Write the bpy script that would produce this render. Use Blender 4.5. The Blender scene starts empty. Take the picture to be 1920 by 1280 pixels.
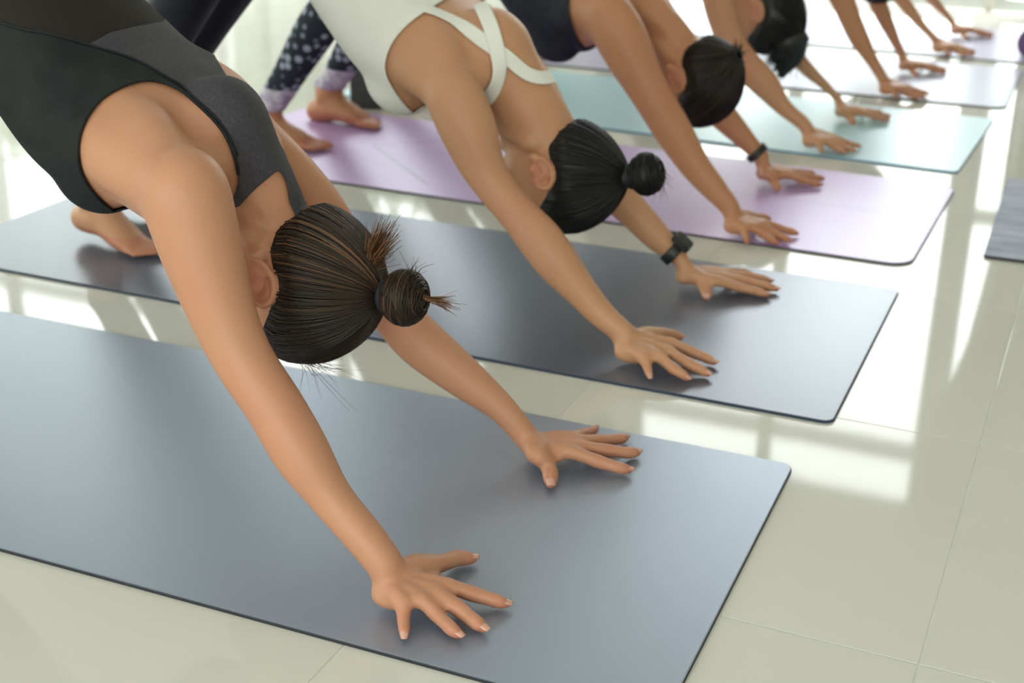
import bpy, math, random
import numpy as np
from mathutils import Vector, Matrix
from mathutils.bvhtree import BVHTree

random.seed(7)
RNG = np.random.default_rng(7)
SC = bpy.context.scene
COL = SC.collection

# ----------------------------------------------------------------------------
# camera (fitted to the mats and the 60 cm floor tiles)
# ----------------------------------------------------------------------------
FPX, PITCH, ROLL, YAW, CH = 2594.4, math.radians(22.573), math.radians(.802), math.radians(-23.346), .9195
_fw = np.array([math.sin(YAW)*math.cos(PITCH), math.cos(YAW)*math.cos(PITCH), -math.sin(PITCH)])
_r = np.array([math.cos(YAW), -math.sin(YAW), 0.0])
_u = np.cross(_r, _fw)
CR = math.cos(ROLL)*_r + math.sin(ROLL)*_u
CU = -math.sin(ROLL)*_r + math.cos(ROLL)*_u
CF = _fw
CC = np.array([0, 0, CH])

cam_data = bpy.data.cameras.new('camera')
cam = bpy.data.objects.new('camera', cam_data)
COL.objects.link(cam)
cam.matrix_world = Matrix(((CR[0], CU[0], -CF[0], 0), (CR[1], CU[1], -CF[1], 0), (CR[2], CU[2], -CF[2], CH), (0, 0, 0, 1)))
cam_data.sensor_width = 36.0
cam_data.sensor_fit = 'HORIZONTAL'
cam_data.lens = FPX/1920*36.0
cam_data.clip_start = .05
cam_data.dof.use_dof = True
cam_data.dof.focus_distance = 1.62
cam_data.dof.aperture_fstop = 5.0
SC.camera = cam

# ----------------------------------------------------------------------------
# world, light, exposure
# ----------------------------------------------------------------------------
SC.view_settings.view_transform = 'Standard'
SC.view_settings.look = 'None'
SC.view_settings.gamma = 1.0
SC.view_settings.use_curve_mapping = False
SC.view_settings.exposure = 1.15
SC.cycles.use_denoising = True
SC.cycles.max_bounces = 8
SC.cycles.diffuse_bounces = 4
SC.cycles.glossy_bounces = 4
SC.cycles.transparent_max_bounces = 12
SC.cycles.sample_clamp_indirect = 6.0
SC.cycles.caustics_reflective = False
SC.cycles.caustics_refractive = False

WORLD_STRENGTH = 3.6
world = bpy.data.worlds.new('overcast_day')
SC.world = world
world.use_nodes = True
wn, wl = world.node_tree.nodes, world.node_tree.links
bg = wn['Background']
tc = wn.new('ShaderNodeTexCoord')
sep = wn.new('ShaderNodeSeparateXYZ')
wl.new(tc.outputs['Generated'], sep.inputs[0])
ramp = wn.new('ShaderNodeValToRGB')      # pale green garden at the horizon, white overcast sky above
e = ramp.color_ramp.elements
e[0].position, e[0].color = 0.0, (.46, .50, .43, 1)
e[1].position, e[1].color = .34, (.98, 1.0, 1.04, 1)
e2 = ramp.color_ramp.elements.new(.15)
e2.color = (.66, .70, .64, 1)
wl.new(sep.outputs['Z'], ramp.inputs[0])
wl.new(ramp.outputs[0], bg.inputs['Color'])
bg.inputs['Strength'].default_value = WORLD_STRENGTH

ROOM = dict(x0=-7.2, x1=2.4, y0=-2.6, y1=6.1, h=2.85)
WIN_TOP = 2.40


def portal(name, loc, rot, sx, sy):
    d = bpy.data.lights.new(name, 'AREA')
    d.shape = 'RECTANGLE'
    d.size, d.size_y = sx, sy
    d.cycles.is_portal = True
    o = bpy.data.objects.new(name, d)
    COL.objects.link(o)
    o.location, o.rotation_euler = loc, rot
    return o


# ----------------------------------------------------------------------------
# small helpers
# ----------------------------------------------------------------------------
def ray(x, y):
    return (x-960)/FPX*CR - (y-640)/FPX*CU + CF


def aty(x, y, Y):
    d = ray(x, y)
    return CC + d*(Y-CC[1])/d[1]


def atz(x, y, z=.005):
    d = ray(x, y)
    return CC + d*(z-CC[2])/d[2]


def proj(P):
    v = np.asarray(P, float) - CC
    w = v @ CF
    return np.stack([960+FPX*(v @ CR)/w, 640-FPX*(v @ CU)/w], -1), w


def V3(*a):
    return np.array(a, float)


def nrm(v):
    v = np.asarray(v, float)
    return v/np.linalg.norm(v)


class MB:
    """collects vertices and faces"""
    def __init__(s):
        s.v, s.f, s.n = [], [], 0

    def add(s, v, f):
        v = np.asarray(v, float)
        s.v.append(v)
        s.f += [tuple(i+s.n for i in q) for q in f]
        s.n += len(v)

    def verts(s):
        return np.concatenate(s.v)


def mesh_obj(name, verts, faces, mat=None, parent=None, smooth=True):
    me = bpy.data.meshes.new(name)
    if isinstance(faces, np.ndarray):
        nv, nf, k = len(verts), len(faces), faces.shape[1]
        me.vertices.add(nv)
        me.vertices.foreach_set('co', np.asarray(verts, np.float32).ravel())
        me.loops.add(nf*k)
        me.loops.foreach_set('vertex_index', faces.astype(np.int32).ravel())
        me.polygons.add(nf)
        me.polygons.foreach_set('loop_start', np.arange(0, nf*k, k, dtype=np.int32))
        me.update(calc_edges=True)
    else:
        me.from_pydata([tuple(p) for p in verts], [], faces)
        me.update()
    if smooth:
        me.polygons.foreach_set('use_smooth', np.ones(len(me.polygons), bool))
    if mat is not None:
        me.materials.append(mat)
    o = bpy.data.objects.new(name, me)
    COL.objects.link(o)
    if parent is not None:
        o.parent = parent
        o.matrix_parent_inverse = Matrix.Translation(-Vector(parent.location)) if parent.type == 'EMPTY' else Matrix.Identity(4)
    return o


def empty(name, loc, label=None, cat=None, group=None):
    o = bpy.data.objects.new(name, None)
    COL.objects.link(o)
    o.location = Vector([float(c) for c in loc])
    o.empty_display_size = .1
    tag(o, label, cat, group)
    return o


def tag(o, label=None, cat=None, group=None, kind=None):
    if label:
        o['label'] = label
    if cat:
        o['category'] = cat
    if group:
        o['group'] = group
    if kind:
        o['kind'] = kind
    return o


def box(mb, lo, hi):
    (a, b, c), (d, e_, f) = lo, hi
    mb.add([(a, b, c), (d, b, c), (d, e_, c), (a, e_, c), (a, b, f), (d, b, f), (d, e_, f), (a, e_, f)],
           [(3, 2, 1, 0), (4, 5, 6, 7), (0, 1, 5, 4), (1, 2, 6, 5), (2, 3, 7, 6), (3, 0, 4, 7)])


def box_obj(name, lo, hi, mat, parent=None, bevel=0):
    mb = MB()
    box(mb, lo, hi)
    o = mesh_obj(name, mb.verts(), mb.f, mat, parent, smooth=False)
    if bevel:
        m = o.modifiers.new('bevel', 'BEVEL')
        m.width, m.segments = bevel, 2
    return o


def catmull(P, n):
    """resample control rows P (k,d) to n rows with a Catmull-Rom spline"""
    P = np.asarray(P, float)
    k = len(P)
    if k == 2:
        t = np.linspace(0, 1, n)[:, None]
        return P[0]*(1-t)+P[1]*t
    E_ = np.vstack([2*P[0]-P[1], P, 2*P[-1]-P[-2]])
    s = np.linspace(0, k-1, n)
    i = np.minimum(s.astype(int), k-2)
    t = (s-i)[:, None]
    p0, p1, p2, p3 = E_[i], E_[i+1], E_[i+2], E_[i+3]
    return .5*((2*p1)+(-p0+p2)*t+(2*p0-5*p1+4*p2-p3)*t**2+(-p0+3*p1-3*p2+p3)*t**3)


def loft(mb, C, A, B, ns=16, cap=True, power=2.0):
    """rings with centres C and half-axis vectors A, B"""
    C, A, B = map(lambda a: np.asarray(a, float), (C, A, B))
    th = np.linspace(0, 2*np.pi, ns, endpoint=False)
    ct, st = np.cos(th), np.sin(th)
    if power != 2.0:
        ct = np.sign(ct)*np.abs(ct)**(2/power)
        st = np.sign(st)*np.abs(st)**(2/power)
    k = len(C)
    if cap:     # rounded ends
        d0 = nrm(C[0]-C[1])
        d1 = nrm(C[-1]-C[-2])
        r0 = min(np.linalg.norm(A[0]), np.linalg.norm(B[0]))
        r1 = min(np.linalg.norm(A[-1]), np.linalg.norm(B[-1]))
        ph = [math.radians(a) for a in (35, 65, 85)]
        C = np.vstack([[C[0]+d0*r0*math.sin(p) for p in ph[::-1]], C, [C[-1]+d1*r1*math.sin(p) for p in ph]])
        A = np.vstack([[A[0]*math.cos(p) for p in ph[::-1]], A, [A[-1]*math.cos(p) for p in ph]])
        B = np.vstack([[B[0]*math.cos(p) for p in ph[::-1]], B, [B[-1]*math.cos(p) for p in ph]])
        k = len(C)
    v = C[:, None]+A[:, None]*ct[None, :, None]+B[:, None]*st[None, :, None]
    f = []
    for i in range(k-1):
        for j in range(ns):
            j2 = (j+1) % ns
            f.append((i*ns+j, i*ns+j2, (i+1)*ns+j2, (i+1)*ns+j))
    f.append(tuple(range(ns))[::-1])
    f.append(tuple((k-1)*ns+j for j in range(ns)))
    mb.add(v.reshape(-1, 3), f)


def frames(P, up):
    T = np.gradient(P, axis=0)
    T /= np.linalg.norm(T, axis=1)[:, None]+1e-12
    S = np.cross(T, np.asarray(up, float)[None])
    S /= np.linalg.norm(S, axis=1)[:, None]+1e-9
    return T, S, np.cross(S, T)


def tube(mb, pts, radii, up=(0, 0, 1), flat=1.0, n=None, ns=16, cap=True):
    """smooth tube; flat < 1 squashes along the 'up' hint"""
    pts = np.asarray(pts, float)
    radii = np.asarray(radii, float)
    n = n or (len(pts)-1)*6+1
    Q = catmull(np.column_stack([pts, radii]), n)
    fl = flat if np.isscalar(flat) else catmull(np.asarray(flat, float)[:, None], n)
    T, S, N = frames(Q[:, :3], up)
    r = Q[:, 3:4]
    loft(mb, Q[:, :3], S*r, N*r*fl, ns, cap)


def ellipsoid(mb, c, a, b, d, nu=20, nv=12):
    """a, b, d are half-axis vectors"""
    c = np.asarray(c, float)
    a, b, d = map(lambda q: np.asarray(q, float), (a, b, d))
    v = [c+d]
    for i in range(1, nv):
        p = math.pi*i/nv
        for j in range(nu):
            t = 2*math.pi*j/nu
            v.append(c+math.sin(p)*(math.cos(t)*a+math.sin(t)*b)+math.cos(p)*d)
    v.append(c-d)
    f = []
    for j in range(nu):
        f.append((0, 1+j, 1+(j+1) % nu))
        f.append((len(v)-1, len(v)-1-nu+(j+1) % nu, len(v)-1-nu+j))
    for i in range(nv-2):
        for j in range(nu):
            a0 = 1+i*nu
            f.append((a0+j, a0+nu+j, a0+nu+(j+1) % nu, a0+(j+1) % nu))
    mb.add(v, f)


def blob(mb, c, r):
    r = (r, r, r) if np.isscalar(r) else r
    ellipsoid(mb, c, (r[0], 0, 0), (0, r[1], 0), (0, 0, r[2]))


def remesh(mb, voxel):
    """voxel union of everything in mb -> verts, tris"""
    me = bpy.data.meshes.new('tmp')
    me.from_pydata([tuple(p) for p in mb.verts()], [], mb.f)
    o = bpy.data.objects.new('tmp', me)
    COL.objects.link(o)
    m = o.modifiers.new('r', 'REMESH')
    m.mode, m.voxel_size, m.adaptivity = 'VOXEL', voxel, 0
    dg = bpy.context.evaluated_depsgraph_get()
    ev = o.evaluated_get(dg)
    em = ev.to_mesh()
    v = np.empty(len(em.vertices)*3, np.float32)
    em.vertices.foreach_get('co', v)
    v = v.reshape(-1, 3).astype(float)
    em.calc_loop_triangles()
    t = np.empty(len(em.loop_triangles)*3, np.int32)
    em.loop_triangles.foreach_get('vertices', t)
    t = t.reshape(-1, 3)
    ev.to_mesh_clear()
    bpy.data.objects.remove(o)
    bpy.data.meshes.remove(me)
    return v, t


def laplace(v, t, n, w=None, lam=.5):
    e_ = np.unique(np.sort(np.concatenate([t[:, :2], t[:, 1:], t[:, [0, 2]]]), axis=1), axis=0)
    i = np.concatenate([e_[:, 0], e_[:, 1]])
    j = np.concatenate([e_[:, 1], e_[:, 0]])
    deg = np.bincount(i, minlength=len(v)).astype(float)
    deg[deg == 0] = 1
    ww = lam if w is None else (lam*w)[:, None]
    v = v.copy()
    for _ in range(n):
        av = np.stack([np.bincount(i, v[j, k], minlength=len(v)) for k in range(3)], 1)/deg[:, None]
        v += ww*(av-v)
    return v


def normals(v, t):
    fn = np.cross(v[t[:, 1]]-v[t[:, 0]], v[t[:, 2]]-v[t[:, 0]])
    n = np.stack([sum(np.bincount(t[:, q], fn[:, k], minlength=len(v)) for q in range(3)) for k in range(3)], 1)
    return n/(np.linalg.norm(n, axis=1)[:, None]+1e-12)


def clip_mesh(v, t, fld):
    """keep the part of the triangle mesh where fld > 0, cut exactly along fld = 0"""
    s = fld > 0
    cnt = s[t].sum(1)
    keep = [t[cnt == 3]]
    newv, cache = [], {}
    base = len(v)
    extra = []

    def cut(a, b):
        k = (a, b) if a < b else (b, a)
        if k not in cache:
            q = fld[k[0]]/(fld[k[0]]-fld[k[1]])
            cache[k] = base+len(newv)
            newv.append(v[k[0]]*(1-q)+v[k[1]]*q)
        return cache[k]
    for tri in t[(cnt == 1) | (cnt == 2)]:
        a, b, c = (int(q) for q in tri)
        for _ in range(3):
            if (s[a] and not s[b] and not s[c]) or (not s[a] and s[b] and s[c]):
                break
            a, b, c = b, c, a
        ab, ac = cut(a, b), cut(a, c)
        if s[a]:
            extra.append((a, ab, ac))
        else:
            extra += [(ab, b, c), (ab, c, ac)]
    if extra:
        keep.append(np.array(extra, np.int32))
    T_ = np.concatenate(keep)
    V_ = np.vstack([v, np.array(newv)]) if newv else v
    used, inv = np.unique(T_, return_inverse=True)
    return V_[used], inv.reshape(T_.shape).astype(np.int32)


def poly_sd(P, poly):
    """signed distance to a polygon, positive inside"""
    poly = np.asarray(poly, float)
    n = len(poly)
    d = np.full(len(P), 1e9)
    ins = np.zeros(len(P), bool)
    for i in range(n):
        a, b = poly[i], poly[(i+1) % n]
        ab = b-a
        q = np.clip(((P-a) @ ab)/max(ab @ ab, 1e-9), 0, 1)
        d = np.minimum(d, np.hypot(*(P-a-q[:, None]*ab).T))
        c1 = (a[1] > P[:, 1]) != (b[1] > P[:, 1])
        with np.errstate(divide='ignore', invalid='ignore'):
            xi = a[0]+(P[:, 1]-a[1])*(b[0]-a[0])/(b[1]-a[1])
        ins ^= c1 & (P[:, 0] < xi)
    return np.where(ins, d, -d)


def smooth_poly(pts, n=6):
    P = np.asarray(pts, float)
    return catmull(P, (len(P)-1)*n+1)


# ----------------------------------------------------------------------------
# materials
# ----------------------------------------------------------------------------
def mat(name, color, rough=.5, spec=.5, **kw):
    m = bpy.data.materials.new(name)
    m.use_nodes = True
    b = m.node_tree.nodes['Principled BSDF']
    b.inputs['Base Color'].default_value = (*color, 1)
    b.inputs['Roughness'].default_value = rough
    b.inputs['Specular IOR Level'].default_value = spec
    for k, v in kw.items():
        b.inputs[k.replace('_', ' ')].default_value = v
    return m


def nodes(m):
    return m.node_tree.nodes, m.node_tree.links, m.node_tree.nodes['Principled BSDF']


def noise_color(m, c1, c2, scale, detail=3, rough_amt=0, bump=0, bump_scale=None, coords='Object', stretch=None, dist=.002):
    n, l, b = nodes(m)
    tc_ = n.new('ShaderNodeTexCoord')
    src = tc_.outputs[coords]
    if stretch:
        mp = n.new('ShaderNodeMapping')
        mp.inputs['Scale'].default_value = stretch
        l.new(src, mp.inputs[0])
        src = mp.outputs[0]
    t = n.new('ShaderNodeTexNoise')
    t.inputs['Scale'].default_value = scale
    t.inputs['Detail'].default_value = detail
    l.new(src, t.inputs['Vector'])
    r = n.new('ShaderNodeValToRGB')
    r.color_ramp.elements[0].position, r.color_ramp.elements[1].position = .3, .7
    r.color_ramp.elements[0].color, r.color_ramp.elements[1].color = (*c1, 1), (*c2, 1)
    l.new(t.outputs[0], r.inputs[0])
    l.new(r.outputs[0], b.inputs['Base Color'])
    if bump:
        t2 = n.new('ShaderNodeTexNoise')
        t2.inputs['Scale'].default_value = bump_scale or scale*4
        t2.inputs['Detail'].default_value = 4
        l.new(src, t2.inputs['Vector'])
        bp = n.new('ShaderNodeBump')
        bp.inputs['Strength'].default_value = bump
        bp.inputs['Distance'].default_value = dist
        l.new(t2.outputs[0], bp.inputs['Height'])
        l.new(bp.outputs[0], b.inputs['Normal'])
    return m


def skin_mat(name, base, ruddy):
    m = mat(name, base, .48, .4)
    n, l, b = nodes(m)
    tc_ = n.new('ShaderNodeTexCoord')
    t = n.new('ShaderNodeTexNoise')
    t.inputs['Scale'].default_value = 9
    t.inputs['Detail'].default_value = 4
    l.new(tc_.outputs['Object'], t.inputs['Vector'])
    at = n.new('ShaderNodeAttribute')
    at.attribute_name = 'blush'
    ma = n.new('ShaderNodeMath')
    ma.operation = 'MULTIPLY_ADD'
    l.new(t.outputs[0], ma.inputs[0])
    ma.inputs[1].default_value = .35
    l.new(at.outputs['Fac'], ma.inputs[2])
    mx = n.new('ShaderNodeMix')
    mx.data_type = 'RGBA'
    mx.inputs[6].default_value = (*base, 1)
    mx.inputs[7].default_value = (*ruddy, 1)
    l.new(ma.outputs[0], mx.inputs[0])
    l.new(mx.outputs[2], b.inputs['Base Color'])
    t2 = n.new('ShaderNodeTexNoise')
    t2.inputs['Scale'].default_value = 420
    l.new(tc_.outputs['Object'], t2.inputs['Vector'])
    bp = n.new('ShaderNodeBump')
    bp.inputs['Strength'].default_value = .12
    bp.inputs['Distance'].default_value = .0006
    l.new(t2.outputs[0], bp.inputs['Height'])
    l.new(bp.outputs[0], b.inputs['Normal'])
    b.inputs['Subsurface Weight'].default_value = .12
    b.inputs['Subsurface Radius'].default_value = (.012, .005, .003)
    b.inputs['Subsurface Scale'].default_value = 1.0
    return m


def strand_mat(name):
    m = mat(name, (.03, .02, .015), .45, .32)
    n, l, b = nodes(m)
    at = n.new('ShaderNodeAttribute')
    at.attribute_name = 'tint'
    l.new(at.outputs['Color'], b.inputs['Base Color'])
    return m


M = {}
M['skin1'] = skin_mat('skin_tan', (.53, .265, .152), (.52, .192, .125))
M['skin2'] = skin_mat('skin_light_tan', (.55, .295, .163), (.53, .21, .13))
M['skin3'] = skin_mat('skin_warm_brown', (.50, .24, .125), (.47, .175, .105))
M['nail'] = mat('fingernail', (.62, .33, .25), .22, .6)
M['hair'] = strand_mat('hair_strands')
M['hairbase'] = noise_color(mat('hair_base', (.010, .007, .005), .5, .3), (.008, .006, .005), (.016, .010, .007), 60, stretch=(1, 1, 1))
M['hairbase2'] = mat('hair_base_black', (.009, .009, .010), .42, .5)
M['tie'] = mat('hair_elastic', (.01, .01, .012), .7)
M['black_cloth'] = noise_color(mat('black_jersey', (.016, .019, .02), .75, .25), (.009, .011, .012), (.017, .020, .021), 30, bump=.25, bump_scale=900, dist=.0008)
M['mesh_cloth'] = noise_color(mat('charcoal_mesh_knit', (.05, .045, .055), .7, .3), (.04, .037, .046), (.065, .058, .072), 300, bump=.5, bump_scale=1200, dist=.001)
M['white_cloth'] = noise_color(mat('white_ribbed_knit', (.84, .83, .78), .8, .25), (.81, .80, .75), (.86, .85, .80), 12, bump=.35, bump_scale=500, dist=.001)
M['navy_cloth'] = noise_color(mat('navy_jersey', (.018, .02, .034), .75, .25), (.014, .016, .028), (.026, .028, .044), 30)
M['legging_navy'] = noise_color(mat('dark_navy_legging', (.012, .013, .024), .55, .35), (.009, .010, .019), (.018, .017, .032), 10)
M['legging_black'] = noise_color(mat('black_legging', (.014, .015, .017), .6, .3), (.012, .013, .015), (.02, .021, .024), 20)
M['legging_grey'] = mat('dark_grey_jersey', (.075, .078, .08), .85, .2)
M['watch'] = mat('black_rubber', (.012, .013, .014), .45)
M['watch_glass'] = mat('watch_glass', (.01, .011, .013), .08)
M['wall'] = noise_color(mat('cream_wall_paint', (.78, .74, .67), .8, .2), (.76, .72, .65), (.80, .76, .69), 3)
M['ceiling'] = mat('white_ceiling_paint', (.80, .79, .76), .85, .2)
M['frame'] = mat('grey_white_window_frame', (.62, .64, .63), .4, .4)
M['curtain'] = noise_color(mat('pale_grey_curtain', (.60, .60, .55), .9, .1), (.57, .57, .52), (.63, .63, .58), 40)
M['grout'] = mat('pale_grout', (.84, .83, .79), .8)


def sheer_mat():
    m = mat('sheer_power_mesh', (.03, .026, .024), .7, .2)
    n, l, b = nodes(m)
    tr = n.new('ShaderNodeBsdfTransparent')
    tr.inputs[0].default_value = (.8, .74, .7, 1)
    mx = n.new('ShaderNodeMixShader')
    mx.inputs[0].default_value = .70
    l.new(tr.outputs[0], mx.inputs[1])
    l.new(b.outputs[0], mx.inputs[2])
    l.new(mx.outputs[0], n['Material Output'].inputs['Surface'])
    return m


M['sheer'] = sheer_mat()


def dots_mat():
    """dark navy legging with pale rosettes"""
    m = mat('navy_dotted_legging', (.03, .04, .06), .8, .2)
    n, l, b = nodes(m)
    tc_ = n.new('ShaderNodeTexCoord')
    vo = n.new('ShaderNodeTexVoronoi')
    vo.inputs['Scale'].default_value = 36
    vo.inputs['Randomness'].default_value = .35
    l.new(tc_.outputs['Object'], vo.inputs['Vector'])
    r = n.new('ShaderNodeValToRGB')
    r.color_ramp.elements[0].position, r.color_ramp.elements[0].color = .26, (.30, .32, .42, 1)
    r.color_ramp.elements[1].position, r.color_ramp.elements[1].color = .44, (.018, .022, .032, 1)
    l.new(vo.outputs['Distance'], r.inputs[0])
    l.new(r.outputs[0], b.inputs['Base Color'])
    return m


M['dots'] = dots_mat()
M['lilac_print'] = noise_color(mat('lilac_grey_print', (.5, .45, .55), .8, .2), (.26, .22, .33), (.62, .58, .64), 45, 4)


def tile_mat():
    m = mat('polished_porcelain', (.68, .66, .60), .05, .5)
    noise_color(m, (.665, .645, .585), (.70, .68, .62), 1.6, 4)
    n, l, b = nodes(m)
    b.inputs['IOR'].default_value = 1.34
    return m


M['tile'] = tile_mat()


def mat_rubber(name, c1, c2, rough=.33, ior=2.4, edge=None):
    m = mat(name, c1, rough, .5)
    noise_color(m, c1, c2, 2.2, 4, bump=.10, bump_scale=900, dist=.0006)
    n, l, b = nodes(m)
    b.inputs['IOR'].default_value = ior
    b.inputs['Specular Tint'].default_value = (.82, .89, 1, 1)
    b.inputs['Sheen Weight'].default_value = .15
    b.inputs['Sheen Roughness'].default_value = .45
    b.inputs['Sheen Tint'].default_value = (.80, .86, 1, 1)
    return m


def glass_mat():
    m = bpy.data.materials.new('window_glass')
    m.use_nodes = True
    n, l = m.node_tree.nodes, m.node_tree.links
    n.remove(n['Principled BSDF'])
    tr = n.new('ShaderNodeBsdfTransparent')
    tr.inputs[0].default_value = (.97, .99, .98, 1)
    gl = n.new('ShaderNodeBsdfGlossy')
    gl.inputs['Roughness'].default_value = .02
    mx = n.new('ShaderNodeMixShader')
    mx.inputs[0].default_value = .05
    l.new(tr.outputs[0], mx.inputs[1])
    l.new(gl.outputs[0], mx.inputs[2])
    l.new(mx.outputs[0], n['Material Output'].inputs['Surface'])
    return m


M['glass'] = glass_mat()

# ----------------------------------------------------------------------------
# the room
# ----------------------------------------------------------------------------
TX, TY, TS = -.09, 1.366, .6
X0, X1, Y0, Y1, HH = TX-12*TS, TX+4*TS, TY-7*TS, TY+8*TS, 2.9

floor = tag(box_obj('floor', (X0, Y0, -.06), (X1, Y1, -.0012), M['grout']), kind='structure')
tmb = MB()
g, c = .0007, .0007
a_, b_ = TS/2-g, TS/2-g-c
tmb.add([(-a_, -a_, -.01), (a_, -a_, -.01), (a_, a_, -.01), (-a_, a_, -.01),
         (-a_, -a_, -.0005), (a_, -a_, -.0005), (a_, a_, -.0005), (-a_, a_, -.0005),
         (-b_, -b_, 0), (b_, -b_, 0), (b_, b_, 0), (-b_, b_, 0)],
        [(8, 9, 10, 11)]+[(i, (i+1) % 4, (i+1) % 4+4, i+4) for i in range(4)]+[(i+4, (i+1) % 4+4, (i+1) % 4+8, i+8) for i in range(4)])
tile0 = mesh_obj('tile', tmb.verts(), tmb.f, M['tile'], floor, smooth=False)
first = True
for i in range(16):
    for j in range(15):
        o = tile0 if first else tile0.copy()
        if not first:
            COL.objects.link(o)
            o.parent = floor
        first = False
        o.location = (X0+(i+.5)*TS, Y0+(j+.5)*TS, random.uniform(-.0003, 0))

tag(box_obj('ceiling', (X0-.2, Y0-.2, HH), (X1+.2, Y1+.2, HH+.1), M['ceiling']), kind='structure')

WB, WT = .0, 2.43           # window foot and head
TB0, TB1 = 2.075, 2.145     # transom bar


def wall(name, axis, pos, lo, hi, openings, thick=.16, out=1):
    """wall in the plane axis=pos with floor-to-head openings [(a, b)]"""
    mb = MB()
    cuts = sorted(openings)

    def seg(a, b, z0, z1):
        if b-a < 1e-4:
            return
        p0, p1 = sorted((pos, pos+out*thick))
        if axis == 'y':
            box(mb, (a, p0, z0), (b, p1, z1))
        else:
            box(mb, (p0, a, z0), (p1, b, z1))
    q = lo
    for a, b in cuts:
        seg(q, a, 0, HH)
        seg(a, b, WT, HH)
        q = b
    seg(q, hi, 0, HH)
    return tag(mesh_obj(name, mb.verts(), mb.f, M['wall'], smooth=False), kind='structure')


nwin = [0]


def window(axis, pos, a, b, mull, out=1, rails=(), portal_rot=None):
    """frame with mullions, a transom bar and one pane for each field"""
    nwin[0] += 1
    P0, P1 = sorted((pos+out*.03, pos+out*.10))
    mb = MB()

    def bar(u0, u1, z0, z1):
        if axis == 'y':
            box(mb, (u0, P0, z0), (u1, P1, z1))
        else:
            box(mb, (P0, u0, z0), (P1, u1, z1))
    fw = .045
    bar(a, a+fw, 0, WT)
    bar(b-fw, b, 0, WT)
    bar(a+fw, b-fw, WT-fw, WT)
    bar(a+fw, b-fw, .0, .05)
    edges = [a+fw]+[x for m in mull for x in (m-.03, m+.03)]+[b-fw]
    zed = [.05]
    for r_ in rails:
        zed += [r_-.03, r_+.03]
    zed += [TB0, TB1, WT-fw]
    for m in mull:
        bar(m-.03, m+.03, .05, WT-fw)
    for i in range(0, len(edges), 2):
        for k in range(1, len(zed)-1, 2):
            bar(edges[i], edges[i+1], zed[k], zed[k+1])
    w = tag(mesh_obj('window_%d' % nwin[0], mb.verts(), mb.f, M['frame'], smooth=False), kind='structure')
    pm = (P0+P1)/2
    for i in range(0, len(edges), 2):
        for k in range(0, len(zed), 2):
            if axis == 'y':
                box_obj('pane', (edges[i], pm-.003, zed[k]), (edges[i+1], pm+.003, zed[k+1]), M['glass'], w)
            else:
                box_obj('pane', (pm-.003, edges[i], zed[k]), (pm+.003, edges[i+1], zed[k+1]), M['glass'], w)
    po = pos+out*.14
    if axis == 'y':
        portal('window_daylight', ((a+b)/2, po, WT/2), (math.radians(-90 if out > 0 else 90), 0, 0), b-a, WT)
    else:
        portal('window_daylight', (po, (a+b)/2, WT/2), (0, math.radians(90 if out > 0 else -90), 0), WT, b-a)
    return w


BACKWIN = [(-6.9, -4.55), (-4.4, -2.35), (-1.99, -.535), (-.505, .55)]
wall('wall_back', 'y', Y1, X0-.16, X1+.16, BACKWIN)
window('y', Y1, *BACKWIN[0], (-6.1, -5.35))
window('y', Y1, *BACKWIN[1], (-3.72, -3.03))
window('y', Y1, *BACKWIN[2], (-1.30,))
window('y', Y1, *BACKWIN[3], (.05,), rails=(.90,))
LEFTWIN = [(.6, 2.9), (3.2, 5.5)]
wall('wall_left', 'x', X0, Y0, Y1, LEFTWIN, out=-1)
for w_ in LEFTWIN:
    window('x', X0, *w_, ((w_[0]*2+w_[1])/3, (w_[0]+2*w_[1])/3), out=-1)
FRONTWIN = [(-5.2, -3.2), (-2.7, -.7), (-.2, 1.8)]
wall('wall_front', 'y', Y0, X0-.16, X1+.16, FRONTWIN, out=-1)
for w_ in FRONTWIN:
    window('y', Y0, *w_, ((w_[0]+w_[1])/2,), out=-1)
wall('wall_right', 'x', X1, Y0, Y1, [])
tag(box_obj('baseboard_right', (X1-.014, Y0+.02, 0), (X1, Y1-.02, .09), M['frame'], bevel=.003), kind='structure')
for k, (a, b) in enumerate([(X0+.02, -6.9), (-2.35, -1.99), (.55, X1-.02)]):
    tag(box_obj('trim_%d' % (k+1), (a, Y1-.014, 0), (b, Y1, .09), M['frame'], bevel=.003), kind='structure')

# terrace and hedge outside the tall windows
M['paving'] = noise_color(mat('pale_paving', (.42, .41, .37), .8, .2), (.38, .37, .34), (.46, .45, .40), 2, 4)
M['leaf'] = noise_color(mat('hedge_leaf', (.26, .34, .19), .55, .3), (.20, .28, .14), (.33, .41, .25), 9, 3)
M['hedge_core'] = mat('hedge_core', (.14, .18, .10), .9, .1)
tag(box_obj('terrace', (-16, Y1+.17, -.12), (10, 24, -.03), M['paving']), kind='structure')
hedge = empty('hedge', (-7.4, 8.0, -.03), 'tall leafy green hedge on the terrace outside the tall windows', 'hedge')
hm = MB()
box(hm, (-11.8, 7.65, -.03), (-3.05, 8.35, 1.70))
mesh_obj('hedge_body', hm.verts(), hm.f, M['hedge_core'], hedge, smooth=False)
NL = 9000
lc = np.stack([RNG.uniform(-11.9, -2.95, NL), RNG.uniform(7.55, 8.45, NL), RNG.uniform(.0, 1.80, NL)], 1)
fc = RNG.integers(0, 3, NL)
lc[fc == 0, 1] = RNG.uniform(7.50, 7.68, (fc == 0).sum())
lc[fc == 1, 2] = RNG.uniform(1.65, 1.85, (fc == 1).sum())
la = RNG.normal(size=(NL, 3)); la /= np.linalg.norm(la, axis=1)[:, None]
lb = np.cross(la, RNG.normal(size=(NL, 3))); lb /= np.linalg.norm(lb, axis=1)[:, None]
lz = RNG.uniform(.03, .055, NL)[:, None]
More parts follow.
